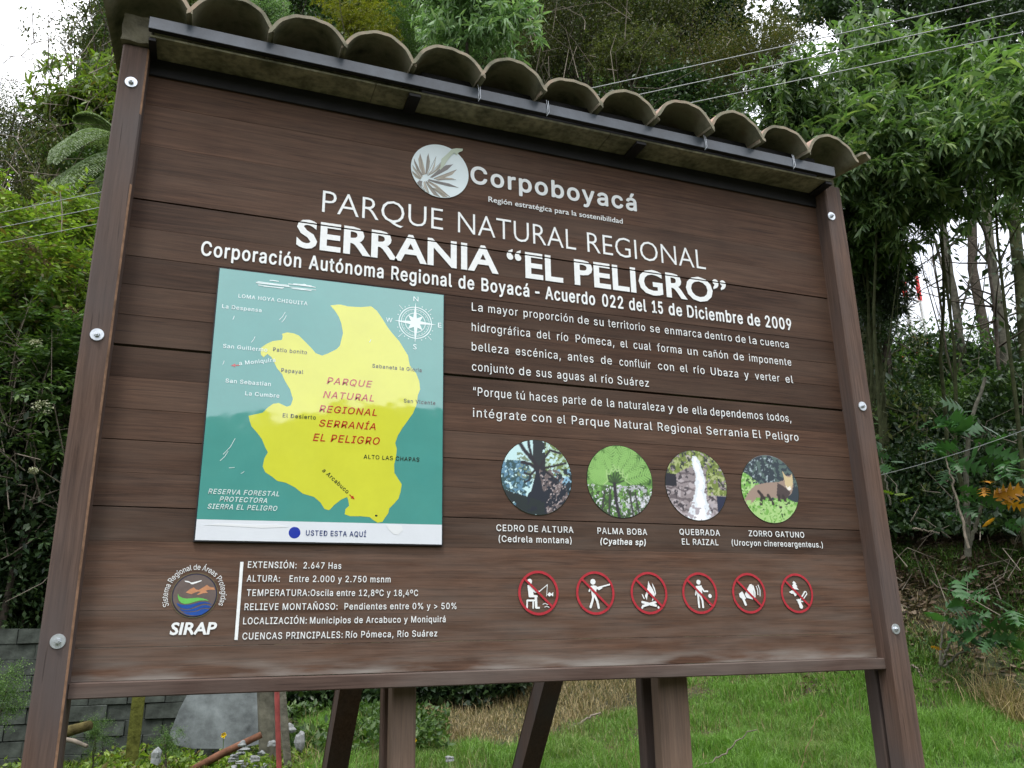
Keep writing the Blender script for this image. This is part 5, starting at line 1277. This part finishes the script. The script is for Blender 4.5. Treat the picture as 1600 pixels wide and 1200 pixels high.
bare = lambda px, py, r_, az: ~((px > 1380) & (py > 830)) & ~((py > 1000))
undergrowth('dark leafy thicket covering the bank behind the sign', 330000, 8.7, 15, -17, 54, .9, .085, 'oval', LM_['dark'], 31, -.5, cond=bare)
undergrowth('dark leafy thicket higher on the slope behind the roof', 330000, 13, 26, -14, 46, 1.6, .12, 'oval', LM_['dark'], 34, -.6, cond=bare)
undergrowth('mid green scrub in patches on the bank behind the sign', 260000, 9, 24, -17, 54, 1.3, .10, 'small', LM_['mid'], 41, .05, cond=bare)
undergrowth('olive and brown twiggy scrub in patches on the slope', 260000, 9.5, 24, -17, 48, 1.5, .085, 'small', LM_['olive'], 47, .1, cond=bare)
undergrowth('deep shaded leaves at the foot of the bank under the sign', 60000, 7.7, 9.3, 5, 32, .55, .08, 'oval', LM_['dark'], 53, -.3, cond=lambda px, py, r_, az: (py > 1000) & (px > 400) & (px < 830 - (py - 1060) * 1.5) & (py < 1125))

def blades(name, label, X, Y, H, Wd, mat, lean=.45, cat='grass'):
    Z = ground_z(X, Y); n = len(X)
    a = rg.uniform(0, 2 * np.pi, n); la = rg.uniform(0, 2 * np.pi, n); ln = rg.uniform(.1, 1, n) * lean
    s = np.stack([np.cos(a), np.sin(a), 0 * a], -1) * Wd[:, None] / 2
    l = np.stack([np.cos(la), np.sin(la), 0 * a], -1)
    b0 = np.stack([X, Y, Z - .01], -1)
    mid = b0 + l * (H * ln * .35)[:, None] + np.array([0, 0, 1.0]) * (H * .6)[:, None]
    tip = b0 + l * (H * ln * 1.25)[:, None] + np.array([0, 0, 1.0]) * (H * (1 - .35 * ln))[:, None]
    V = np.stack([b0 - s, b0 + s, mid + s * .7, mid - s * .7, tip], 1).reshape(-1, 3)
    o_ = (np.arange(n) * 5)[:, None, None]
    F = (np.array([[0, 1, 2], [0, 2, 3], [3, 2, 4]])[None] + o_).reshape(-1, 3)
    o = link(name, np_mesh(name, V, F), mat); tag(o, label, cat, kind='stuff'); return o
def grass_field(name, label, n, r0, r1, a0, a1, cond, h0, h1, w, mat, lean, cs=.35, seed=60):
    X, Y, r_, az = scatter(n, r0, r1, a0, a1, rg)
    P_ = np.stack([X, Y, ground_z(X, Y)], -1); v, px, py = visible(P_, 60)
    m = v & cond(px, py, r_, X, Y); X, Y = X[m], Y[m]
    k = np.clip(.5 + .5 * vnoise(X, Y, cs, seed) + .35 * vnoise(X, Y, .9, seed + 1), 0, 1)
    H = (h0 + (h1 - h0) * k) * rg.uniform(.55, 1.15, len(X))
    return blades(name, label, X, Y, H, w * rg.uniform(.6, 1.3, len(X)), mat, lean)
def dryness(px, py, X, Y):
    d1 = np.exp(-((px - 830) / 170.0) ** 2 - ((py - 1085 - (830 - px) * .12) / 60.0) ** 2) * 2.2
    d2 = np.exp(-((px - 1510) / 110.0) ** 2 - ((py - 960) / 90.0) ** 2) * 1.3
    d3 = np.exp(-((px - 720) / 90.0) ** 2 - ((py - 1120) / 60.0) ** 2) * .6
    return d1 + d2 + d3 + .35 * vnoise(X, Y, .5, 71)
far = lambda px, py: (px > 470) & ~((px > 1400) & (py < 870))
grass_field('grass', 'fresh green uncut grass on the mound behind and right of the sign', 430000, 4.3, 10.2, 3, 60, lambda px, py, r_, X, Y: far(px, py) & (dryness(px, py, X, Y) < rg.uniform(.1, .75, len(px))) & ~((px < 800) & (py < 1110 + .0 * px)), .02, .17, .0055, LM_['grass'], 1.0, cs=.22)
grass_field('dry_grass', 'straw coloured dry grass in patches on the mound', 150000, 4.3, 10.4, 3, 60, lambda px, py, r_, X, Y: (px > 440) & (px < 1680) & (dryness(px, py, X, Y) > rg.uniform(.15, 1.2, len(px))) & ~((px < 640) & (py < 1100)), .04, .13, .006, LM_['straw'], 1.3, seed=64)
grass_field('grass_stalks', 'taller pale grass stalks scattered over the mound', 9000, 4.3, 9.0, 3, 60, lambda px, py, r_, X, Y: far(px, py), .08, .26, .0035, LM_['straw'], .9, seed=91)
grass_field('weeds', 'low green weeds and grass at the foot of the block wall', 70000, 3.6, 6.2, -16, 9, lambda px, py, r_, X, Y: (px < 520) & (py > 1140), .02, .09, .010, LM_['elder'], 1.0, seed=67)
grass_field('ferny_ground_cover', 'green fern-like ground cover on the slope right of the post', 26000, 7.4, 10.5, 38, 56, lambda px, py, r_, X, Y: (px > 1380) & (py > 860) & (py < 1070) & (vnoise(X, Y, .4, 95) > -.25), .05, .16, .014, LM_['mid'], 1.5, seed=93)
# leaf litter and dead stalks on the bare bank at the right
X, Y, r_, az = scatter(60000, 7.6, 11.5, 38, 56, rg)
P_ = np.stack([X, Y, ground_z(X, Y) + .01 + rg.uniform(0, .03, len(X))], -1); v, px, py = visible(P_); m = v & (py > 800) & (py < 1080) & (vnoise(X, Y, .5, 81) > -.3) & (rg.uniform(0, 1, len(X)) < np.clip(1 - (py - 880) / 110, .12, 1))
P_ = P_[m]; d = unit(rg.normal(0, 1, P_.shape) * [1, 1, .25]); q = rg.uniform(0, 1, len(P_))
o = link('leaf_litter', leaves_mesh('leaf_litter', P_, d, rg.uniform(.03, .09, len(P_)), 'oval', rg), LM_['litter']); tag(o, 'brown fallen leaves on the bare bank right of the sign', 'leaves', kind='stuff')
# weedy broad leaves by the wall
X, Y, r_, az = scatter(26000, 3.7, 6.1, -16, 10, rg)
P_ = np.stack([X, Y, ground_z(X, Y) + rg.uniform(0, .10, len(X))], -1); v, px, py = visible(P_); m = v & (px < 500) & (py > 1120) & (vnoise(X, Y, .25, 85) > -.1)
P_ = P_[m]; o = link('weeds', leaves_mesh('weeds', P_, unit(rg.normal(0, .7, P_.shape) + [0, 0, .3]), rg.uniform(.02, .05, len(P_)), 'oval', rg), LM_['elder']); tag(o, 'small broad-leaved weeds among the stones at the lower left', 'weeds', kind='stuff')
X, Y, r_, az = scatter(40000, 5.5, 9.5, 2, 22, rg)
P_ = np.stack([X, Y, ground_z(X, Y) + rg.uniform(0, .16, len(X))], -1); v, px, py = visible(P_); m = v & (px > 450) & (px < 700) & (py > 1100) & (py < 1170) & (vnoise(X, Y, .4, 87) > .0)
P_ = P_[m]; o = link('weeds', leaves_mesh('weeds', P_, unit(rg.normal(0, .7, P_.shape) + [0, 0, .3]), rg.uniform(.03, .07, len(P_)), 'oval', rg), LM_['mid']); tag(o, 'dark broad-leaved weeds behind the left brace of the sign', 'weeds', kind='stuff')
# bare tangled twigs in the thicket
def twigs(label, n, boxes, L, rad):
    parts = []
    for k in range(n):
        bx = boxes[k % len(boxes)]
        p = at(rg.uniform(bx[0], bx[1]), rg.uniform(bx[2], bx[3]), rg.uniform(bx[4], bx[5]))
        d = unit(rg.normal(0, .7, 3) + [0, 0, .7]); l = L * rg.uniform(.4, 1.3)
        q = [p, p + d * l * .5 + rg.normal(0, .06, 3), p + d * l + rg.normal(0, .12, 3) - [0, 0, .08]]
        parts.append(tube_arrays(q, [rad, rad * .7, rad * .3], 4))
    V, F = join_arrays(parts); o = link('bare_twigs', np_mesh('bare_twigs', V, F), TWIG); tag(o, label, 'twigs', kind='stuff')
twigs('bare grey twigs tangled through the bushes on the left', 230, [(0, 170, 60, 330, 9, 11), (0, 150, 400, 900, 7.6, 8.4), (0, 110, 560, 800, 7.5, 8)], .8, .006)
twigs('bare grey twigs in the scrub above the roof', 60, [(430, 1150, 0, 180, 10.2, 12), (820, 1000, 0, 140, 10.5, 11.5)], .9, .007)
twigs('bare grey twigs and dead stalks on the right bank', 90, [(1390, 1600, 640, 880, 8.6, 9.8), (1400, 1600, 880, 1060, 8.0, 8.9), (1440, 1600, 250, 600, 11.5, 12.5)], .55, .005)

# ---------------------------------------------------------------- block wall at the lower left
def on_plane(px, py, Y):
    d = ROT @ np.array([px - 800.0, py - 600.0, FPX]); t = (Y - CAM[1]) / d[1]; return CAM + d * t
WY = 3.35
wall = thing('block_wall', 'low mossy grey block wall at the lower left, partly behind the left post', 'wall', (-1.0, WY, .6))
WM = plain('mossy_grey_block', (.052, .060, .052), .95, .2, var=.7, scale=9, bump=.6)
WJ = plain('dark_joint', (.02, .022, .02), 1, 0)
x_r = on_plane(425, 1100, WY)[0]; ztop = on_plane(60, 981, WY)[2]
link('wall_core', bev_box('wall_core', -3.6, x_r - .01, WY + .012, WY + .11, .4, ztop - .008, 0), WJ, wall)
block_meshes = []
bw, bh = .215, .0905
rb = random.Random(9)
for v in range(6):
    me = bev_box('block', 0, bw - .003, -.0, .10, 0, bh - .004, .002)
    me.materials.append(WM)
    for q in me.vertices: q.co += Vector((rb.uniform(-.0015, .0015), rb.uniform(-.003, .003), rb.uniform(-.0015, .0015)))
    block_meshes.append(me)
row = 0; z = ztop - bh
while z > .5:
    x = x_r - bw - (row % 2) * bw / 2
    while x > -3.3:
        o = bpy.data.objects.new('block', rb.choice(block_meshes)); col.objects.link(o); o.parent = wall
        o.location = Vector((x + rb.uniform(-.0012, .0012), WY + rb.uniform(-.012, .004), z + rb.uniform(-.0008, .0008))) - wall.location; o.rotation_euler = (0, rb.uniform(-.008, .008), rb.uniform(-.03, .03))
        x -= bw
    row += 1; z -= bh
V, F = [], []
# concrete slab leaning on the wall
sl_pts = [(292, 1088), (330, 1080), (410, 1076), (446, 1090), (443, 1140), (418, 1160), (372, 1170), (300, 1170), (272, 1164), (264, 1150), (279, 1112)]
pp = [on_plane(a, b_, 2.95) for a, b_ in sl_pts]
me = plate('stone_slab', [(p[0], p[2]) for p in pp], 2.95, .05)
zmin = min(p[2] for p in pp)
for q in me.vertices: q.co.y += (q.co.z - zmin) * .35 + .012 * math.sin(q.co.x * 9)
o = link('stone_slab', me, plain('blue_grey_stone', (.11, .125, .125), .9, .25, var=.6, scale=7, bump=.5)); tag(o, 'broken flat grey stone slab leaning against the block wall', 'stone')
def post_px(name, label, cat, a, b_, Y, wpx, mat, round_=False, group=None, dwn=.25):
    p0, p1 = on_plane(*a, Y), on_plane(*b_, Y); w = wpx / FPX * (Y + 2.6)
    d = unit(p1 - p0); p1 = p1 + d * dwn
    if round_:
        V, F = tube_arrays([p0, (p0 * 2 + p1) / 3, (p0 + p1 * 2) / 3, p1], w / 2, 10); me = np_mesh(name, V, F, True)
    else: me = beam(name, tuple(p0), tuple(p1), w, w * .8, bev=.004)
    return tag(link(name, me, mat), label, cat, group)
moss = plain('yellow_moss', (.09, .095, .022), .95, .1, var=.5, scale=25, bump=.8)
post_px('fence_stake', 'short stake covered in yellow-green moss in front of the block wall', 'stake', (219, 1070), (206, 1182), 2.9, 14, moss)
rp_ = post_px('metal_pole', 'thin red painted metal pole under the board left of the brace', 'pole', (432, 1060), (436, 1200), 2.1, 7.5, plain('faded_red_paint', (.30, .065, .06), .6, .3, var=.35, scale=20), True)
post_px('wooden_stake', 'weathered grey wooden stake directly right of the red pole', 'stake', (439, 1060), (450, 1200), 2.25, 8, plain('weathered_grey_wood', (.15, .145, .115), .9, .2, var=.5, scale=30, bump=.6))
post_px('tree_stump', 'pale bark-covered trunk stub left of the red pole', 'trunk', (414, 1060), (417, 1140), 2.8, 24, BARKP, True)
def log(name, label, cat, a, b_, Y, wpx, mat):
    p0, p1 = on_plane(*a, Y), on_plane(*b_, Y - .1); w = wpx / FPX * (Y + 2.6)
    V, F = tube_arrays([p0, p0 * .6 + p1 * .4 + [0, 0, .006], p1], [w / 2, w / 2.1, w / 2.5], 9)
    n = len(V); V2 = np.vstack([V, [V[:9].mean(0)], [V[-9:].mean(0)]])
    F = [list(f) for f in F] + [[n, (i + 1) % 9, i] for i in range(9)] + [[n + 1, n - 9 + i, n - 9 + (i + 1) % 9] for i in range(9)]
    return tag(link(name, mesh(name, V2, F, True), mat), label, cat)
log('log', 'short mossy log lying beside the left post in front of the wall', 'log', (85, 1152), (141, 1133), 2.7, 15, plain('mossy_log', (.09, .075, .03), .95, .1, var=.6, scale=18, bump=.8))
log('dead_branch', 'pale dead branch on the ground beside the left post', 'branch', (100, 1155), (136, 1166), 2.6, 6, TWIG)
log('rusty_bar', 'rusty brown bar lying diagonally among the rubble', 'bar', (300, 1204), (408, 1148), 2.4, 11, plain('rust_brown', (.16, .075, .045), .9, .2, var=.4, scale=25))
def stone(label, px, py, Y, wpx, hpx, col_, seed, group=None):
    p = on_plane(px, py, Y); w, h = wpx / FPX * (Y + 2.6) / 2, hpx / FPX * (Y + 2.6) / 2
    bm = bmesh.new(); bmesh.ops.create_icosphere(bm, subdivisions=2, radius=1); rs = random.Random(seed); ph = [rs.uniform(0, 6) for _ in range(4)]
    for v in bm.verts:
        c = v.co.normalized(); k = 1 + .22 * math.sin(c.x * 3.1 + ph[0]) + .16 * math.sin(c.y * 4.3 + ph[1]) + .14 * math.sin(c.z * 5 + ph[2])
        v.co = Vector((c.x * w * k, c.y * w * k * .8, max(c.z, -.6) * h * k))
    me = bpy.data.meshes.new('stone'); bm.to_mesh(me); bm.free()
    o = link('stone', me, col_); o.location = p; return tag(o, label, 'stone', group)
wst = plain('pale_stone', (.22, .235, .235), .85, .3, var=.25, scale=30, bump=.4); gst = plain('grey_stone', (.25, .26, .26), .9, .3, var=.4, scale=30, bump=.5)
stone('white angular stone among weeds at the foot of the block wall', 243, 1184, 2.3, 17, 22, wst, 1)
stone('grey upright stone just right of the weathered stake', 468, 1160, 2.7, 13, 36, gst, 2)
stone('wedge shaped grey stone leaning by the weathered stake', 452, 1140, 2.9, 20, 14, gst, 3)
stone('small white stone in the grass right of the left brace', 541, 1172, 2.6, 17, 8, wst, 4)
stone('small grey stone in the grass between post and brace', 703, 1186, 3.0, 13, 10, gst, 5)
for k in range(22):
    stone('pale stone chip in the rubble heap left of the red pole', 392 + rq.uniform(-30, 34), 1178 + rq.uniform(-16, 24), 2.3 + rq.uniform(-.1, .2), rq.uniform(6, 14), rq.uniform(5, 10), rq.choice((wst, gst)), 20 + k, 'stone chips in the rubble heap')
# dandelions
yel = plain('yellow_petals', (.75, .55, .01), .6); stm = plain('flower_stem', (.08, .14, .03), .6)
for px, py, Y, lb in ((349.5, 1148.5, 2.5, 'yellow flower in front of the stone slab'), (647, 1157, 2.6, 'yellow dandelion right of the left rear post')):
    p = on_plane(px, py, Y); g_ = float(ground_z(p[0], p[1]))
    t_ = thing('dandelion', lb, 'flower', (p[0], p[1], g_))
    V, F = tube_arrays([[p[0], p[1], g_], [p[0] + .004, p[1], (g_ + p[2]) / 2], p], .002, 5); link('stem', np_mesh('stem', V, F), stm, t_)
    pc = []
    for k in range(26):
        a = k * 2.4; rr2 = .016 * math.sqrt((k + 2) / 28); c = p + np.array([math.cos(a) * rr2 * .5, -.004, math.sin(a) * rr2 * .5])
        e2 = p + np.array([math.cos(a) * rr2, -.006 - .004 * (k % 3), math.sin(a) * rr2]); sd = np.array([-math.sin(a), 0, math.cos(a)]) * .0028
        pc.append((np.array([c - sd, c + sd, e2 + sd, e2 - sd]), np.array([[0, 1, 2, 3]])))
    V, F = join_arrays(pc); link('flower_head', np_mesh('flower_head', V, F), yel, t_)

# ---------------------------------------------------------------- wires
wm = plain('aluminium_wire', (.30, .32, .32), .5, .5, metal=.3)
def wire(label, a, b_, da, db, rad, group):
    p0, p1 = at(*a, da), at(*b_, db); d = p1 - p0; p0 = p0 - d * .5; p1 = p1 + d * .25
    t_ = np.linspace(0, 1, 30)[:, None]; q = p0 + (p1 - p0) * t_; q[:, 2] -= .06 * (1 - (2 * t_[:, 0] - .9) ** 2)
    V, F = tube_arrays(q, rad, 6); return tag(link('power_line', np_mesh('power_line', V, F, True), wm), label, 'cable', group)
wire('uppermost of the three thin grey wires passing behind the roof', (0, 323), (1600, -16), 6.9, 4.75, .0029, 'parallel wires behind the sign')
wire('middle one of the three thin grey wires passing behind the roof', (0, 346), (1600, 12), 6.9, 4.75, .0029, 'parallel wires behind the sign')
wire('lowest of the three thin grey wires passing behind the roof', (0, 370), (1600, 45), 6.9, 4.75, .0026, 'parallel wires behind the sign')
wire('single dark wire low among the bushes right of the sign', (1375, 733), (1600, 668), 8.2, 7.4, .003, None)
p0, p1 = at(94, 300, 6.8), at(96, 363, 6.8)
V, F = tube_arrays([p0, (p0 + p1) / 2 + [.01, 0, 0], p1], .004, 5); tag(link('hanging_twig', np_mesh('hanging_twig', V, F), TWIG), 'short bare twig caught upright across the wires at the left', 'twig')

# ---------------------------------------------------------------- lattice mast on the ridge
mc = at(1438, 600, 26.0); mz = float(ground_z(mc[0], mc[1]))
mast = thing('lattice_mast', 'red and white lattice radio mast seen between the trees', 'mast', (mc[0], mc[1], mz))
redm = plain('mast_red', (.62, .03, .03), .45); whm = plain('mast_white', (.75, .76, .76), .45)
hw = .26
def zat(py): return at(1438, py, 26.0)[2]
secs = [(mz - .2, zat(563), whm), (zat(563), zat(530), redm), (zat(530), zat(470), whm), (zat(470), zat(430), redm), (zat(430), zat(380), whm)]
for z0, z1, m_ in secs:
    for sx_ in (-1, 1):
        for sy_ in (-1, 1):
            link('mast_leg', beam('mast_leg', (mc[0] + sx_ * hw, mc[1] + sy_ * hw, z0), (mc[0] + sx_ * hw, mc[1] + sy_ * hw, z1), .07 if m_ is whm else .10, .07, bev=0), m_, mast)
    n = max(1, round((z1 - z0) / .55)); parts = []
    for k in range(n):
        a, b_ = z0 + (z1 - z0) * k / n, z0 + (z1 - z0) * (k + 1) / n
        cs = [(-1, -1), (1, -1), (1, 1), (-1, 1)]
        for q in range(4):
            c0, c1 = cs[q], cs[(q + 1) % 4]
            A = np.array([mc[0] + c0[0] * hw, mc[1] + c0[1] * hw, a]); B = np.array([mc[0] + c1[0] * hw, mc[1] + c1[1] * hw, b_ if k % 2 == 0 else b_])
            B2 = np.array([B[0], B[1], a])
            parts += [tube_arrays([A, B], .02, 5), tube_arrays([A, B2], .02, 5)]
    V, F = join_arrays(parts); link('lattice_bracing', np_mesh('lattice_bracing', V, F), whm, mast)['kind'] = 'stuff'

# ---------------------------------------------------------------- tree fern fronds left of the post
def bez(p0, p1, p2, n=40):
    t = np.linspace(0, 1, n)[:, None]; return (1 - t) ** 2 * p0 + 2 * t * (1 - t) * p1 + t * t * p2
fc = at(215, 250, 9.6); fz = float(ground_z(fc[0], fc[1]))
fern = thing('tree_fern', 'tree fern with pale drooping fronds behind the left post', 'fern', (fc[0], fc[1], fz))
V, F = tube_arrays([[fc[0], fc[1], fz], [fc[0] + .05, fc[1], (fz + fc[2]) / 2], fc], [.11, .09, .08], 9); link('trunk', np_mesh('trunk', V, F, True), BARK, fern)
def frond(a, b_, c, da, db, dc):
    q = bez(at(*a, da), at(*b_, db), at(*c, dc), 46); T = unit(np.gradient(q, axis=0)); parts = [tube_arrays(q, np.linspace(.012, .003, len(q)), 5)]
    P_, Dd, S_ = [], [], []
    for i in range(3, len(q)):
        side = unit(np.cross(T[i], [0, 0, 1.0])); L = .30 * math.sin(math.pi * (.18 + .8 * i / len(q))) + .03
        for s_ in (-1, 1):
            ax = unit(side * s_ + T[i] * .45 - np.array([0, 0, .45]))
            for k in range(13):
                t_ = (k + .5) / 13; base = q[i] + ax * L * t_ - np.array([0, 0, .10 * t_ * t_ * L])
                for s2 in (-1, 1):
                    P_.append(base); Dd.append(unit(T[i] * s2 + ax * .5)); S_.append(.052 * (1 - .7 * t_) + .008)
    V, F = join_arrays(parts)
    fr = link('frond', leaves_mesh('frond', np.array(P_), np.array(Dd), np.array(S_), 'small', rg), LM_['fern'], fern)
    link('stalk', np_mesh('stalk', V, F, True), stm, fr)
frond((210, 235), (130, 160), (84, 250), 9.5, 9.0, 8.7)
frond((215, 240), (110, 215), (68, 345), 9.5, 8.8, 8.5)
frond((210, 238), (160, 170), (120, 180), 9.6, 9.6, 9.6)
frond((212, 240), (150, 250), (130, 400), 9.5, 9.2, 9.0)

# cream flower heads on the elder
umb = plain('cream_petals', (.62, .64, .45), .7, .2, var=.1); bud = plain('pinkish_buds', (.28, .20, .13), .8, .2, var=.3)
el = [o for o in bpy.data.objects if o.name.startswith('elder_bush')]
for px, py, d_, wpx, m_, k in ((68, 632, 7.1, 13, umb, 2), (56, 535, 7.1, 9, umb, 2), (52, 734, 7.2, 6, umb, 2), (35, 377, 7.2, 14, bud, 0), (52, 392, 7.2, 12, bud, 0), (75, 412, 7.2, 9, bud, 0), (110, 487, 7.4, 14, bud, 0)):
    p = at(px, py, d_); R2 = wpx / FPX * d_; n = 150
    a = rg.uniform(0, 6.28, n); rad = R2 * np.sqrt(rg.uniform(0, 1, n)); P_ = p + np.stack([rad * np.cos(a), rad * np.sin(a) * .7, -rad * rad / R2 * .35 + rg.normal(0, .006, n)], -1)
    P_[:, 2] += rad * np.sin(a) * -.5
    link('flower_head', leaves_mesh('flower_head', P_, unit(rg.normal(0, 1, P_.shape) * [1, 1, .3]), rg.uniform(.012, .022, n), 'oval', rg), m_, el[k])

# ---------------------------------------------------------------- plants with lobed leaves on the right bank
def lobed(L):
    V = [[0, 0, 0]]; F = []
    xs = np.linspace(.14, .84, 4)
    for i, x in enumerate(xs):
        w = .40 * math.sin(math.pi * (.25 + .60 * x)); z = -.16 * x * x
        V += [[x - .10, .07, z], [x + .16, w, z - .05], [x + .13, .09, z], [x - .10, -.07, z], [x + .16, -w, z - .05], [x + .13, -.09, z]]
    for i in range(4):
        b_ = 1 + 6 * i
        F += [[b_, b_ + 2, b_ + 1], [b_ + 3, b_ + 4, b_ + 5], [b_, b_ + 3, b_ + 5], [b_, b_ + 5, b_ + 2]]
        if i < 3: F += [[b_ + 2, b_ + 5, b_ + 9], [b_ + 2, b_ + 9, b_ + 6]]
    V.append([1.05, 0, -.2]); F.append([1 + 18 + 2, 1 + 18 + 5, len(V) - 1]); F.append([0, 4, 1])
    return np.array(V, float), np.array(F)
LV, LF = lobed(1)
def lobed_leaf(P_, D_, S_, mat, parent):
    Rm = frames(np.array(D_, float), rg)
    for p, R3, s in zip(P_, Rm, S_):
        me = np_mesh('leaf', (R3 @ (LV * s).T).T + p, LF); link('leaf', me, mat, parent)
grl = leaf_mat('lobed_green_leaf', [(.03, .085, .03), (.05, .13, .04), (.04, .10, .05)], .3, .4)
def lobed_plant(name, label, stems, groups, dist):
    b0 = at(*stems[0][0], dist)
    t_ = thing(name, label, 'sapling' if name == 'sapling' else 'plant', (b0[0], b0[1], float(ground_z(b0[0], b0[1]))))
    for st, w in [(s[:-1], s[-1]) for s in stems]:
        q, _ = trunk_path(st, dist, 1, 1); link('stem', np_mesh('stem', *tube_arrays(q, np.linspace(w, w * .5, len(q)) / FPX * dist / 2, 6), True), BARKP, t_)
    for gx, gy, n, sp, sz, mt_ in groups:
        c = at(gx, gy, dist - .15); Ps, Ds, Ss = [], [], []
        for k in range(n):
            a = rg.uniform(0, 6.28); dd = np.array([math.cos(a), -.6 * abs(math.sin(a)), rg.uniform(-.5, .45)])
            Ps.append(c + rg.normal(0, sp, 3)); Ds.append(dd); Ss.append(sz / FPX * dist * rg.uniform(.7, 1.15))
        lobed_leaf(Ps, Ds, Ss, mt_, t_)
og = LM_['orange']
lobed_plant('sapling', 'sapling with deeply lobed leaves, a few of them orange, on the right bank', [[(1512, 868), (1512, 800), (1508, 730), (1516, 660), (1540, 590), 9], [(1512, 860), (1528, 810), (1540, 770), 7]],
 [(1470, 668, 6, .08, 34, grl), (1505, 655, 7, .08, 36, grl), (1530, 690, 6, .08, 34, grl), (1505, 735, 8, .09, 36, grl), (1450, 700, 5, .06, 34, grl), (1565, 745, 7, .07, 38, grl), (1585, 720, 5, .06, 34, grl), (1485, 800, 5, .05, 34, grl), (1540, 755, 2, .02, 26, og), (1560, 778, 4, .03, 32, og), (1545, 820, 1, .01, 24, og), (1530, 775, 4, .04, 30, grl), (1570, 815, 4, .05, 28, grl)], 8.3)
lobed_plant('lobed_leaf_plant', 'low dark plant with big lobed leaves on the grass right of the post', [[(1470, 1040), (1482, 1010), (1492, 985), 5], [(1474, 1042), (1500, 1020), (1530, 1008), 4], [(1468, 1040), (1472, 990), (1480, 950), 4]],
 [(1490, 935, 7, .07, 36, grl), (1475, 965, 6, .06, 34, grl), (1520, 965, 8, .08, 36, grl), (1545, 1000, 7, .07, 38, grl), (1500, 985, 6, .06, 34, grl), (1560, 970, 5, .06, 32, grl), (1535, 940, 4, .05, 30, grl), (1450, 1003, 1, .01, 18, og)], 7.9)
lobed_plant('lobed_leaf_plant', 'pale lobed leaf sprig hugging the right post above the bare earth', [[(1392, 790), (1380, 730), (1376, 700), 3]], [(1378, 695, 4, .04, 24, grl), (1376, 725, 4, .04, 22, grl), (1400, 778, 3, .03, 18, LM_['elder'])], 8.6)
# dead grass tuft and sticks
def stick(label, pts, dist, w, mat=TWIG, name='stick', cat='stick'):
    q, _ = trunk_path(pts, dist, 1, 1); return tag(link(name, np_mesh(name, *tube_arrays(q, np.linspace(w, w * .45, len(q)) / FPX * dist / 2, 6), True), mat), label, cat)
stick('long pale straight stick leaning beside the sapling', [(1513, 856), (1498, 790), (1486, 745), (1477, 710)], 8.0, 4)
stick('short pale dead stalk lying on the bare earth by the post', [(1428, 825), (1445, 829), (1470, 833)], 8.4, 3)
stick('thin dead stalk lying on the slope left of the lobed plant', [(1424, 1038), (1436, 1048), (1441, 1058)], 7.4, 3)
stick('bare curved twig on the grass under the right end of the board', [(1082, 1198), (1110, 1192), (1135, 1175), (1158, 1152), (1183, 1138)], 6.0, 3)
stick('fallen grey branch on the dry grass between the brace and rear post', [(872, 1152), (890, 1138), (915, 1125), (938, 1112)], 7.1, 6)
stick('thin grass stalk with a curled seed head at the bottom edge', [(1252, 1202), (1262, 1165), (1272, 1130), (1290, 1108)], 5.4, 1.6, LM_['straw'])
tp = at(1572, 1075, 7.8); tq = []
X = tp[0] + rg.normal(0, .10, 420); Y = tp[1] + rg.normal(0, .10, 420)
o = blades('dry_tuft', 'tuft of long bleached dead grass at the right edge', X, Y, rg.uniform(.18, .38, 420), np.full(420, .006), LM_['straw'], 1.6, 'grass')
